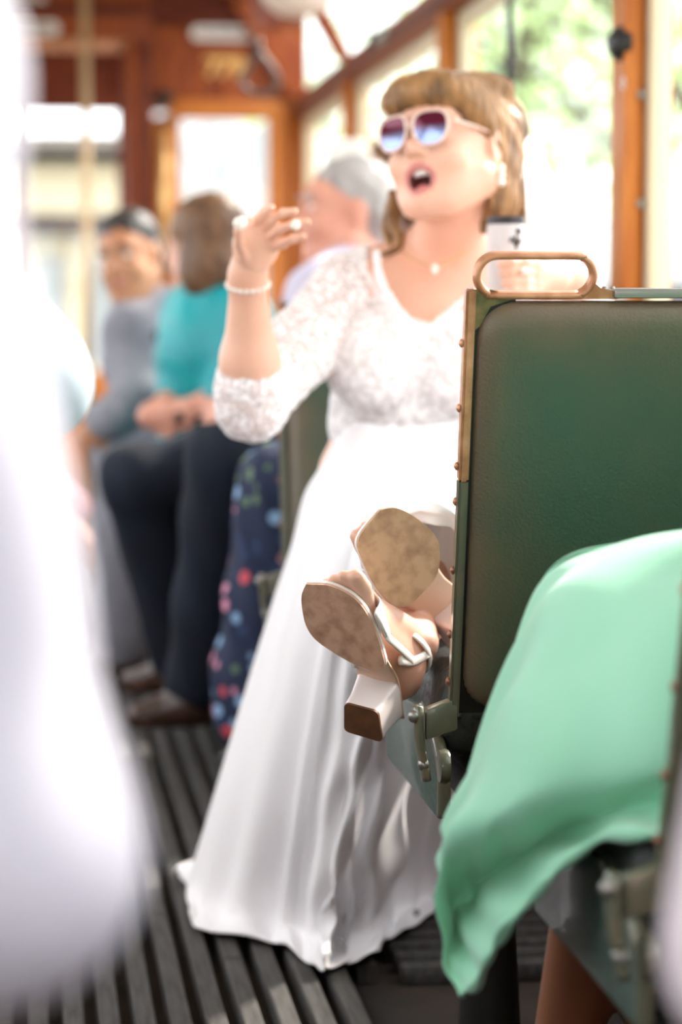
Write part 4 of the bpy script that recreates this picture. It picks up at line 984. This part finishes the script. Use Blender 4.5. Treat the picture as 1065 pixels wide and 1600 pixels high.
def sitter(label, base, H, J, skin, topm, botm, shoem, hair, style, h=.009, top_len=.95, bot_len=.95, grow=.014, face=True, shoe=True, arms=True):
    t = empty('person', base, label, 'person')
    g = {k: Vector(v) for k, v in J.items()}
    tor = [Ell(g['pelvis'], (.165, .14, .12)), Cone(g['pelvis'], g['belly'], .14, .135), Cone(g['belly'], g['chest'], .135, .140), Cone(g['chest'], g['neck'], .13, .06)]
    pr = list(tor); top = list(tor); bot = [tor[0]]; hands = []
    for s in 'AB':
        if 'sh' + s in g:
            pr += [Cone(g['neck'], g['sh' + s], .058, .058), Cone(g['sh' + s], g['el' + s], .052, .042), Cone(g['el' + s], g['wr' + s], .041, .027)]
            e = g['el' + s].lerp(g['wr' + s], max(0, (top_len - .5) * 2)) if top_len > .5 else g['sh' + s].lerp(g['el' + s], top_len * 2)
            top += [Cone(g['neck'].lerp(g['sh' + s], .35), g['sh' + s], .062, .060)]
            top += [Cone(g['sh' + s], g['el' + s], .056, .048), Cone(g['el' + s], e, .048, .040)] if top_len > .5 else [Cone(g['sh' + s], e, .056, .052)]
            if 'hd' + s in g: pr += simple_hand(g['wr' + s], g['hd' + s], J.get('sp' + s, (0, 1, .3)))
        if 'hip' + s in g:
            pr += [Cone(g['hip' + s], g['kn' + s], .082, .058), Cone(g['kn' + s], g['an' + s], .054, .036)]
            bot += [Cone(g['hip' + s], g['kn' + s], .088, .066), Cone(g['kn' + s], g['kn' + s].lerp(g['an' + s], bot_len), .064, .052)]
            if 'to' + s in g:
                pr += [Cone(g['an' + s], g['to' + s], .034, .020)]
                for i in range(5):
                    sp = (g['to' + s] - g['an' + s]).cross(Vector((0, 0, 1))).normalized(); q = g['to' + s] + sp * (.014 * (i - 2)); pr.append(Cone(q, q + (g['to' + s] - g['an' + s]).normalized() * .025, .009, .007, k=.004))
    if H is not None: pr += [Cone(g['neck'], H.w(0, .025, -.06), .056, .054)] + head_prims(H)
    blob('body', pr, h, skin, t, k=.03, smooth=2)
    if topm is not None: blob('shirt', [q.grow(grow) for q in top], h * 1.1, topm, t, k=.035, smooth=2, disp=folds(.004, 34, len(label)))
    if botm is not None: blob('trousers', [q.grow(grow) for q in bot], h * 1.1, botm, t, k=.035, smooth=2, disp=folds(.005, 30, len(label)))
    if shoem is not None:
        for s in 'AB':
            if 'to' + s in g:
                a, b = g['an' + s], g['to' + s]; d = (b - a); d.z = 0; d.normalize(); fl_ = Vector((a.x, a.y, b.z))
                blob('shoe', [Cone(fl_ - d * .03 + Vector((0, 0, .012)), fl_ + d * .02 + Vector((0, 0, .02)), .042, .046), Cone(fl_ + d * .02 + Vector((0, 0, .02)), b + d * .03 + Vector((0, 0, -.002)), .048, .030), Cone(a + Vector((0, 0, -.01)), fl_ + Vector((0, 0, .04)), .046, .044), Half((0, 0, max(.002, b.z - .03)), (0, 0, -1))], .007, shoem, t, k=.03, smooth=2)
    if H is not None:
        if style: hairblob(H, t, hair, style)
        if face: simple_face(H, t, hair)
    return t, g

# --- grey-haired man in navy trousers, in profile behind the bride
NAVY = cloth('navy_wool', (16, 27, 44), (10, 18, 32)); LAV = cloth('lavender_shirt', (214, 208, 224), (196, 190, 212)); BROWNL = mat('brown_shoe_leather', (64, 40, 28), 0.4, coat=0.2)
GREYH = hairmat('hair_grey', (150, 142, 138), (190, 184, 180), 40); DARKH = hairmat('hair_dark', (28, 26, 26), (54, 50, 50), 40)
H1 = HF(P(536, 334, 5.6), (-.97, -.2, .02), (0, 0, 1), 1.03)
m1, g1 = sitter('grey-haired man in profile with navy trousers and brown shoes behind the bride', (0.85, 5.55, 0.45), H1, dict(
    pelvis=(.86, 5.6, .56), belly=(.84, 5.6, .75), chest=P(570, 530, 5.65), neck=P(556, 425, 5.62), shA=P(505, 462, 5.42), elA=P(452, 600, 5.32), wrA=P(375, 640, 5.32), hdA=P(318, 652, 5.32), spA=(0, .3, 1),
    shB=P(580, 470, 5.84), elB=P(500, 600, 5.85), wrB=P(385, 645, 5.5), hdB=P(322, 640, 5.36), spB=(0, .3, 1),
    hipA=P(555, 690, 5.48), knA=P(350, 722, 5.32), anA=P(305, 1080, 5.44), toA=P(235, 1118, 5.43), hipB=P(550, 690, 5.72), knB=P(214, 752, 5.66), anB=P(285, 1040, 5.8), toB=P(225, 1065, 5.82)), SKIN_P, LAV, NAVY, BROWNL, GREYH, 'short', grow=.02)
# --- woman in teal dress seen from behind
TEAL = cloth('teal_silk', (20, 166, 172), (12, 140, 148), 0.5, scale=6); BRH = hairmat('hair_brown', (78, 52, 34), (132, 94, 62), 40)
H2 = HF(P(318, 384, 6.15), (-.62, .75, -.1), (0, 0, 1), 1.0)
m2, g2 = sitter('woman in teal dress with brown bob turned away from the viewpoint', (0.85, 6.15, 0.45), H2, dict(
    pelvis=(.84, 6.2, .56), belly=P(350, 640, 6.2), chest=P(338, 545, 6.15), neck=P(325, 452, 6.15), shA=P(296, 500, 6.22), elA=P(290, 610, 6.15), wrA=P(232, 650, 6.0), hdA=P(300, 655, 5.98), spA=(0, .2, 1),
    shB=P(378, 500, 6.05), elB=P(368, 610, 5.98), wrB=P(290, 642, 5.98), hdB=P(222, 648, 5.98), spB=(0, .2, 1),
    hipA=P(520, 690, 6.1), knA=P(300, 705, 6.1), anA=P(290, 1010, 6.15), hipB=P(520, 690, 6.3), knB=P(300, 705, 6.3), anB=P(290, 1010, 6.3)), SKIN_P, TEAL, None, None, BRH, 'bob', top_len=.62, face=False)
blob('skirt', [Cone(P(500, 690, 6.2), P(305, 705, 6.12), .13, .10), Cone(P(500, 690, 6.3), P(300, 705, 6.3), .13, .10), Cone(P(300, 705, 6.15), P(290, 960, 6.2), .09, .10)], .01, TEAL, m2, k=.04, disp=folds(.006, 40))
for i in range(12):   # embroidered sprigs on the shoulder
    q = P(258 + random.uniform(0, 30), 490 + i * 9 + random.uniform(-5, 5), 6.12); q.y -= .03; ball('embroidery', q, (.016, .008, .016), mat('embroidery_peach', (206, 166, 130), 0.8), m2, None, 8)
ph = box('phone', tuple(P(274, 662, 5.95)), tuple(P(312, 642, 5.97)), mat('phone_black', (18, 18, 20), 0.2), None, 0.004); setp(ph, 'black phone held over the lap of the woman in teal', 'phone')
# --- smiling man in grey suit leaning into the aisle
GREYS = cloth('grey_suit', (150, 150, 158), (126, 126, 136)); 
H3 = HF(P(202, 404, 6.6), (-.42, -.9, -.12), (-.22, 0, 1), 1.02)
m3, g3 = sitter('smiling man in grey suit leaning forward into the aisle', (0.8, 6.75, 0.45), H3, dict(
    pelvis=(.80, 6.85, .56), belly=P(300, 640, 6.8), chest=P(250, 560, 6.7), neck=P(226, 480, 6.66), shA=P(206, 525, 6.5), elA=P(214, 625, 6.38), wrA=P(162, 662, 6.3), hdA=P(124, 690, 6.28), spA=(0, .3, 1),
    shB=P(285, 510, 6.85), elB=P(270, 630, 6.8), wrB=P(180, 670, 6.7), hdB=P(140, 690, 6.65), spB=(0, .3, 1),
    hipA=P(480, 690, 6.7), knA=P(195, 690, 6.62), anA=P(182, 1030, 6.65), toA=P(140, 1045, 6.65), hipB=P(480, 690, 6.95), knB=P(190, 690, 6.9), anB=P(185, 1000, 6.95), toB=P(150, 1015, 6.95)), SKIN_T, GREYS, GREYS, BROWNL, DARKH, 'short', grow=.02)
tube('shirt_front', [P(218, 492, 6.50), P(222, 530, 6.47), P(226, 570, 6.50)], [.03, .035, .02], mat('shirt_white', (240, 240, 242), 0.8), m3, 10, (1, .5), n=10)
tube('tie', [P(226, 500, 6.47), P(230, 545, 6.44), P(232, 600, 6.47)], [.012, .02, .022], TEAL, m3, 8, (1, .4), n=10)
ball('buttonhole', P(240, 530, 6.44), (.02, .015, .025), mat('dark_flower', (52, 40, 44), 0.8), m3)
tube('cuff', [P(166, 660, 6.31), P(148, 672, 6.29)], .034, mat('shirt_white', (240, 240, 242), 0.8), m3, 14)
# --- woman with white flower in her hair behind the grey-haired man
H4 = HF(P(612, 282, 6.9), (-.9, -.3, 0), (0, 0, 1), 1.0)
m4, g4 = sitter('woman with brown hair and a white hair flower behind the grey-haired man', (0.9, 7.35, 0.45), H4, dict(
    pelvis=(.90, 7.55, .56), belly=(.90, 7.42, .78), chest=(.94, 7.05, .98), neck=P(620, 360, 6.93), shA=(.86, 6.9, 1.08), elA=(.78, 6.88, .82), wrA=(.62, 7.0, .68), shB=(1.0, 7.2, 1.08), elB=(.9, 7.3, .82), wrB=(.68, 7.2, .68),
    hipA=(.8, 7.48, .55), knA=(.48, 7.48, .56), anA=(.48, 7.48, .06), hipB=(.8, 7.68, .55), knB=(.48, 7.68, .56), anB=(.48, 7.68, .06)), SKIN_P, cloth('mauve_top', (190, 150, 160)), cloth('mauve_top', (190, 150, 160)), None, BRH, 'bob', face=False)
for k in range(6): ball('hair_flower', P(546, 250, 6.85) + Vector((.035 * math.cos(k * 1.05), -.01, .035 * math.sin(k * 1.05))), (.03, .02, .03), mat('flower_white', (250, 246, 236), 0.8), m4, None, 10)
# --- woman in navy floral dress hidden behind the bride
def floral():
    m = bpy.data.materials.new('navy_floral_print'); m.use_nodes = True; N = m.node_tree.nodes; L = m.node_tree.links; b = N['Principled BSDF']; b.inputs['Roughness'].default_value = .8
    tc = N.new('ShaderNodeTexCoord'); v = N.new('ShaderNodeTexVoronoi'); v.inputs['Scale'].default_value = 27; L.new(tc.outputs['Object'], v.inputs['Vector'])
    sp = N.new('ShaderNodeSeparateColor'); L.new(v.outputs['Color'], sp.inputs[0])
    cr = N.new('ShaderNodeValToRGB'); cr.color_ramp.interpolation = 'CONSTANT'; e = cr.color_ramp.elements; e[0].position = 0; e[0].color = s2l((226, 150, 176)); e[1].position = .18; e[1].color = s2l((96, 122, 92))
    for p_, c_ in ((.42, (140, 176, 214)), (.6, (186, 206, 160)), (.66, (36, 56, 92)), (.94, (206, 80, 90))): x = e.new(p_); x.color = s2l(c_)
    L.new(sp.outputs[0], cr.inputs[0])
    th = N.new('ShaderNodeValToRGB'); th.color_ramp.elements[0].position = .34; th.color_ramp.elements[0].color = (1, 1, 1, 1); th.color_ramp.elements[1].position = .44; th.color_ramp.elements[1].color = (0, 0, 0, 1); L.new(v.outputs['Distance'], th.inputs[0])
    mx = N.new('ShaderNodeMix'); mx.data_type = 'RGBA'; mx.inputs[6].default_value = s2l((24, 36, 66)); L.new(th.outputs[0], mx.inputs[0]); L.new(cr.outputs[0], mx.inputs[7]); L.new(mx.outputs[2], b.inputs['Base Color']); return m
FLOR = floral()
H5 = HF(P(735, 320, 5.0), (-.8, .5, 0), (0, 0, 1), .95)
m5, g5 = sitter('woman in navy floral dress almost hidden behind the bride', (0.9, 5.0, 0.45), H5, dict(
    pelvis=(.88, 5.02, .56), belly=P(720, 650, 5.0), chest=P(730, 540, 5.0), neck=P(735, 420, 5.0), shA=P(675, 470, 4.9), elA=P(640, 590, 4.9), wrA=P(560, 650, 4.95), shB=P(790, 470, 5.1), elB=P(700, 590, 5.15), wrB=P(570, 650, 5.05),
    hipA=P(690, 700, 4.95), knA=P(430, 770, 4.98), anA=P(420, 1150, 5.0), toA=P(385, 1190, 5.0), hipB=P(690, 700, 5.12), knB=P(440, 770, 5.14), anB=P(430, 1140, 5.12), toB=P(395, 1180, 5.12)), SKIN_P, FLOR, None, BLACK, BRH, 'bob', face=False)
blob('skirt', [Cone(P(680, 700, 5.0), P(450, 770, 4.98), .14, .105), Cone(P(680, 700, 5.15), P(450, 770, 5.14), .14, .10), Cone(P(448, 770, 4.98), P(412, 1100, 4.98), .10, .115), Cone(P(450, 770, 5.1), P(425, 1090, 5.12), .10, .115)], .01, FLOR, m5, k=.04, disp=folds(.008, 38))
# --- guest in pink on the left bench: only legs and sandals show
m6, g6 = sitter('guest in pink dress and dark sandals on the left bench', (-0.8, 7.9, 0.45), HF((-.95, 7.95, 1.28), (1, -.2, 0), (0, 0, 1), 1.0), dict(
    pelvis=(-.86, 7.95, .56), belly=(-.90, 7.95, .76), chest=(-.94, 7.95, .96), neck=(-.95, 7.95, 1.1), shA=(-.93, 7.78, 1.06), elA=(-.78, 7.72, .82), wrA=(-.55, 7.8, .66), shB=(-.93, 8.12, 1.06), elB=(-.78, 8.2, .82), wrB=(-.55, 8.1, .66),
    hipA=(-.8, 7.85, .55), knA=(-.18, 7.88, .60), anA=P(150, 868, 7.9), toA=P(195, 900, 7.85), hipB=(-.8, 8.05, .55), knB=(-.14, 8.0, .52), anB=P(196, 925, 7.95), toB=P(222, 958, 7.9)), SKIN_P, cloth('pink_dress', (226, 170, 172)), None, None, BRH, 'bob', face=False)
blob('skirt', [Cone((-.8, 7.85, .56), (-.18, 7.9, .62), .13, .10), Cone((-.8, 8.05, .56), (-.14, 8.02, .54), .13, .10), Cone((-.16, 7.92, .6), (.13, 7.95, .36), .10, .075)], .012, cloth('pink_dress', (226, 170, 172)), m6, k=.04, disp=folds(.006, 40))
for a, b_ in ((g6['anA'], g6['toA']), (g6['anB'], g6['toB'])):
    tube('sandal_sole', [a + Vector((0, 0, -.045)), (a + b_) / 2 + Vector((0, 0, -.032)), b_ + (b_ - a).normalized() * .03 + Vector((0, 0, -.026))], [.03, .034, .03], BLACK, m6, 10, (1, .3), n=10)
    tube('sandal_strap', [b_ + Vector((0, -.04, -.015)), b_ + Vector((0, 0, .026)), b_ + Vector((0, .04, -.015))], .008, BLACK, m6, 8, n=9)

# --- white shirts at the left edge
WSHIRT = cloth('white_shirt', (192, 192, 204), None, 0.8); WSHIRT2 = cloth('white_shirt_cool', (196, 208, 218), None, 0.8)
mA, gA = sitter('person in white, out-of-focus sleeve filling the left edge', (-0.35, 1.1, 0.0), HF((-.42, 1.1, 1.30), (.3, 1, 0), (0, 0, 1), 1.0), dict(
    pelvis=(-.48, 1.08, .52), belly=(-.48, 1.08, .72), chest=(-.48, 1.1, .95), neck=(-.46, 1.1, 1.12), shA=P(-250, 110, 1.12), elA=P(-22, 1330, 1.05), wrA=P(-560, 1330, 1.32), hdA=P(-900, 1300, 1.38), shB=(-.62, 1.12, 1.08), elB=(-.70, 1.15, .80), wrB=(-.55, 1.36, .72), hdB=(-.45, 1.46, .72),
    hipA=(-.35, 1.1, .52), knA=(-.36, 1.52, .50), anA=(-.40, 1.50, .08), toA=(-.40, 1.64, .03), hipB=(-.52, 1.1, .52), knB=(-.56, 1.52, .50), anB=(-.58, 1.50, .08), toB=(-.58, 1.64, .03)), SKIN_P, WSHIRT, NAVY, BROWNL, BRH, 'short', grow=.013, face=False)
mB, gB = sitter('person in white shirt with bent elbow behind the blurred sleeve', (-0.3, 2.35, 0.0), HF((-.36, 2.42, 1.34), (.2, 1, 0), (0, 0, 1), 1.0), dict(
    pelvis=(-.40, 2.35, .56), belly=(-.36, 2.36, .76), chest=(-.32, 2.38, .98), neck=(-.34, 2.4, 1.16), shA=P(-160, 330, 2.32), elA=P(32, 590, 2.3), wrA=P(-150, 700, 2.22), hdA=P(-280, 690, 2.2), shB=(-.56, 2.42, 1.10), elB=(-.66, 2.5, .84), wrB=(-.5, 2.7, .74), hdB=(-.42, 2.8, .74),
    hipA=(-.32, 2.38, .54), knA=(-.32, 2.82, .52), anA=(-.34, 2.82, .09), toA=(-.34, 2.96, .03), hipB=(-.5, 2.38, .54), knB=(-.5, 2.82, .52), anB=(-.52, 2.82, .09), toB=(-.52, 2.96, .03)), SKIN_P, WSHIRT2, NAVY, BROWNL, BRH, 'short', grow=.012, face=False)
for y in (1.1, 2.36):
    t = empty('tram_seat', (-.5, y, 0), 'left-hand tram seat under the %s' % ('blurred white sleeve' if y < 2 else 'white shirt with bent elbow'), 'seat', 'green tram seats')
    box('cushion', (-1.0, y - .25, .40), (-.26, y + .22, .46), CUSH, t, .03); box('backrest', (-1.0, y - .34, .46), (-.26, y - .28, 1.0), LEATH, t, .025); lathe('pedestal', [(.1, 0), (.04, .03), (.04, .40)], (-.6, y, -.031), (0, 0, 1), DARKM, t, 16)
# --- pale sleeve in the lower right corner
mC, gC = sitter('person in pale lilac, blurred sleeve at the lower right corner', (0.72, 1.2, 0.0), HF((.74, 1.14, 1.30), (0, 1, 0), (0, 0, 1), 1.0), dict(
    pelvis=(.72, 1.15, .56), belly=(.72, 1.15, .76), chest=(.72, 1.15, .96), neck=(.73, 1.15, 1.12), shA=P(1430, 520, 1.22), elA=P(1228, 1480, 1.2), wrA=P(1330, 1750, 1.38), hdA=P(1400, 1760, 1.46), shB=(.95, 1.18, 1.06), elB=(1.0, 1.2, .80), wrB=(.86, 1.40, .70), hdB=(.80, 1.50, .70),
    hipA=(.62, 1.18, .54), knA=(.66, 1.58, .52), anA=(.66, 1.56, .09), toA=(.66, 1.70, .03), hipB=(.84, 1.18, .54), knB=(.86, 1.58, .52), anB=(.86, 1.56, .09), toB=(.86, 1.70, .03)), SKIN_P, cloth('pale_lilac', (226, 214, 220), None), NAVY, BROWNL, BRH, 'short', grow=.013, face=False)

# --- woman in mint dress on the nearest seat
MINT = cloth('mint_cotton', (148, 212, 180), (140, 206, 172), 0.7, 0.3, 5)
KA, KB = P(915, 1010, 2.41), P(1000, 1050, 2.34)
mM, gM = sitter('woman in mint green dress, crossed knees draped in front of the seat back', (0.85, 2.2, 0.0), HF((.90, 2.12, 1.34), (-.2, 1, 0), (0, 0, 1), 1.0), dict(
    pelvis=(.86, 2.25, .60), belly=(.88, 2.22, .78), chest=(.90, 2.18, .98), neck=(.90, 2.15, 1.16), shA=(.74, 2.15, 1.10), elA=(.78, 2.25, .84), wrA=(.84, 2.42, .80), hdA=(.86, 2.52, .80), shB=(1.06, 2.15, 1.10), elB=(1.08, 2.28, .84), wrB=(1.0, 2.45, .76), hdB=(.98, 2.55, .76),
    hipA=(.80, 2.36, .60), knA=KA, anA=(.73, 2.62, .09), hipB=(.88, 2.34, .58), knB=KB, anB=P(872, 1690, 2.62), toA=(.70, 2.75, .03), toB=P(805, 1770, 2.74)), skinmat('skin_shade_darkened', (150, 98, 70), (136, 86, 60)), MINT, None, None, BRH, 'bob', h=.008, face=False, top_len=.4)  # skin colour darkened to stand in for the deep shade around her legs
mr = [
 [P(1330, 800, 2.42), P(1330, 840, 2.22), P(1330, 980, 2.05), P(1330, 1120, 2.05), P(1330, 1230, 2.06), P(1330, 1280, 2.14), P(1330, 1200, 2.4), P(1330, 950, 2.5)],
 [P(1085, 830, 2.38), P(1080, 870, 2.26), P(1075, 1000, 2.10), P(1068, 1190, 2.035), P(1062, 1256, 2.085), P(1062, 1304, 2.02), P(1080, 1250, 2.38), P(1085, 950, 2.48)],
 [P(965, 848, 2.42), P(955, 885, 2.30), P(945, 1010, 2.18), P(925, 1215, 2.12), P(915, 1285, 2.20), P(935, 1312, 2.10), P(960, 1260, 2.42), P(975, 950, 2.52)],
 [P(872, 888, 2.46), P(862, 925, 2.37), P(842, 1050, 2.26), P(805, 1250, 2.18), P(797, 1345, 2.31), P(842, 1396, 2.15), P(860, 1280, 2.46), P(875, 980, 2.55)],
 [P(818, 982, 2.46), P(810, 1010, 2.40), P(790, 1110, 2.31), P(752, 1285, 2.23), P(740, 1400, 2.35), P(776, 1476, 2.19), P(790, 1320, 2.46), P(812, 1080, 2.54)],
 [P(758, 1148, 2.46), P(750, 1170, 2.41), P(732, 1225, 2.34), P(706, 1310, 2.27), P(704, 1430, 2.36), P(742, 1535, 2.24), P(742, 1420, 2.44), P(746, 1230, 2.50)],
 [P(712, 1262, 2.45), P(704, 1282, 2.41), P(692, 1312, 2.36), P(682, 1370, 2.30), P(690, 1490, 2.31), P(722, 1556, 2.27), P(724, 1490, 2.42), P(704, 1350, 2.48)]]
def mdisp(u, v, G):
    return .004 * np.sin(u * 44 + v * 9) * np.clip(v * 1.4, 0, 1) + .003 * np.sin(u * 23 - v * 14 + 1) + .004 * np.sin(v * 40 + u * 12) * np.clip(1 - np.abs(u - .55) * 5, 0, 1)
grid_surf('dress_skirt', mr, 150, 130, MINT, mM, mdisp, closed_u=True, thick=.002)
# ------------------------------------------------------------------ outside
gr = box('ground', (-60, -30, -0.75), (80, 150, -0.65), mat('asphalt_pale', (128, 128, 118), 0.9, rgb2=(112, 116, 104), scale=0.5)); setp(gr, 'pale sunlit ground outside the tram', 'ground', kind='structure')
BARK = mat('bark', (88, 76, 68), 0.9, rgb2=(64, 56, 50), scale=6, stretch=(4, 4, 1), bump=0.5)
LEAVES = [mat('leaves_a', (150, 178, 110), 0.6), mat('leaves_b', (176, 200, 136), 0.6), mat('leaves_c', (130, 160, 110), 0.6)]
for m in LEAVES:
    b = m.node_tree.nodes['Principled BSDF']; b.inputs['Transmission Weight'].default_value = 0.0
def tree(base, trunk_r, lean, crown_c, crown_r, nleaf, mi, lab, size=0.22):
    t = empty('tree', base, lab, 'tree', 'street trees outside the right windows')
    base = Vector(base); top = Vector(crown_c)
    mid = base.lerp(top, 0.5) + Vector(lean)
    tr = tube('trunk', [base, mid, top], [trunk_r, trunk_r * 0.8, trunk_r * 0.35], BARK, t, 10, n=14)
    rnd = random.Random(int(base.x * 100) + nleaf)
    for k in range(5):
        s = base.lerp(top, 0.6 + 0.08 * k); an = k * 2.4; e = s + Vector((math.cos(an) * crown_r[0] * 0.7, math.sin(an) * crown_r[1] * 0.7, crown_r[2] * 0.45))
        tube('branch', [s, (s + e) / 2 + Vector((0, 0, 0.15)), e], [trunk_r * 0.4, trunk_r * 0.25, trunk_r * 0.1], BARK, t, 6, n=7)
    V = []; F = []
    cl = [Vector((rnd.gauss(0, 0.5) * crown_r[0], rnd.gauss(0, 0.5) * crown_r[1], rnd.gauss(0, 0.45) * crown_r[2])) for _ in range(26)]
    for i in range(nleaf):
        c = top + rnd.choice(cl) + Vector((rnd.gauss(0, 0.22) * crown_r[0], rnd.gauss(0, 0.22) * crown_r[1], rnd.gauss(0, 0.2) * crown_r[2]))
        a = Vector((rnd.gauss(0, 1), rnd.gauss(0, 1), rnd.gauss(0, 0.6))).normalized(); b = a.orthogonal().normalized(); s = size * rnd.uniform(0.5, 1.1); n = len(V)
        V += [c - a * s * 0.5, c + b * s * 0.3, c + a * s * 0.5, c - b * s * 0.3]; F.append((n, n + 1, n + 2, n + 3))
    o = pyd('foliage', V, F, LEAVES[mi], t, False); o['kind'] = 'stuff'
def ground(px, Y): p = P(px, 490, Y); return (p.x, Y, -0.65)
tree(ground(868, 21), 0.16, (-0.25, 0, 0), (P(840, 0, 21).x, 21, 4.6), (2.4, 2.4, 1.7), 1500, 1, 'slim leaning tree trunk seen through the window right of the bride')
tree(ground(985, 17), 0.12, (0.1, 0, 0), (P(960, 0, 17).x, 17, 3.4), (1.7, 1.7, 1.9), 1300, 1, 'leafy tree behind the honey window post')
tree(ground(1120, 12), 0.12, (0.1, 0, 0), (P(1150, 0, 12).x, 12, 3.0), (1.5, 1.7, 1.6), 900, 0, 'leafy tree at the far right window')
tree(ground(755, 27), 0.18, (0.1, 0, 0), (P(755, 0, 27).x, 27, 4.0), (1.5, 1.6, 1.7), 1500, 2, 'tree seen over the top of the bride\'s head')
tree(ground(620, 56), 0.2, (0.1, 0, 0), (P(600, 0, 56).x, 56, 6.0), (2.6, 2.6, 3.0), 1400, 1, 'tree seen between the bride and the grey-haired man')
tree(ground(920, 44), 0.2, (0.1, 0, 0), (P(920, 0, 44).x, 44, 4.6), (4.2, 3.0, 3.0), 1700, 0, 'broad tree further off behind the slim leaning trunk')
tree(ground(505, 70), 0.2, (0.1, 0, 0), (P(508, 0, 70).x, 70, 7.2), (1.6, 2.6, 2.6), 900, 2, 'tree seen beside the end wall through the last window')
def building(px0, px1, Y, h, rgb, lab, rows, cols):
    a = P(px0, 490, Y).x; b = P(px1, 490, Y).x
    t = empty('building', ((a + b) / 2, Y, -0.65), lab, 'building')
    box('facade', (a, Y, -0.65), (b, Y + 6, h), mat('render_%d_%d_%d' % rgb, rgb, 0.8), t)
    box('eaves', (a - 0.3, Y - 0.5, h), (b + 0.3, Y + 6.2, h + 0.35), mat('eaves_grey', (120, 112, 104), 0.8), t)
    box('awning', (a, Y - 1.0, 2.05), (b, Y, 2.35), mat('awning_dark', (70, 62, 58), 0.8), t)
    for r in range(rows):
        for c in range(cols):
            x = a + (b - a) * (c + 0.2) / cols; w = (b - a) / cols * 0.6; z = 0.3 + r * 3.0
            wi = box('window', (x, Y - 0.06, z), (x + w, Y + 0.02, z + 1.5), mat('shop_glass', (160, 164, 166), 0.3), t)
            box('window_frame', (x - 0.05, Y - 0.09, z - 0.08), (x + w + 0.05, Y - 0.06, z), mat('frame_pale', (230, 224, 214), 0.6), wi)
building(-120, 200, 34, 3.1, (236, 222, 190), 'low cream building seen through the end doorway', 1, 4)
building(250, 440, 46, 9.5, (196, 190, 190), 'grey building seen through the end window', 2, 3)
# pale van parked outside
t = empty('van', ground(905, 28.5), 'white van parked under the trees right of the veil', 'van')
x0 = P(868, 490, 28.5).x; WV = mat('van_white', (200, 200, 196), 0.3)
bm = boxbm((x0, 27.4, -0.35), (x0 + 1.7, 32.0, 2.0), 0.22, 4); bmobj('body', bm, WV, t)
box('rear_window', (x0 + 0.2, 27.37, 0.75), (x0 + 1.5, 27.41, 1.35), mat('van_glass', (60, 70, 76), 0.15), t, 0.01)
box('bumper', (x0 + 0.05, 27.25, -0.3), (x0 + 1.65, 27.42, -0.12), BLACK, t, 0.03)
for x in (x0 + 0.1, x0 + 1.4): 
    for y in (28.1, 31.2): lathe('wheel', [(0.3, 0), (0.32, 0.03), (0.32, 0.17), (0.3, 0.2)], (x, y, -0.34), (1, 0, 0), BLACK, t, 18)
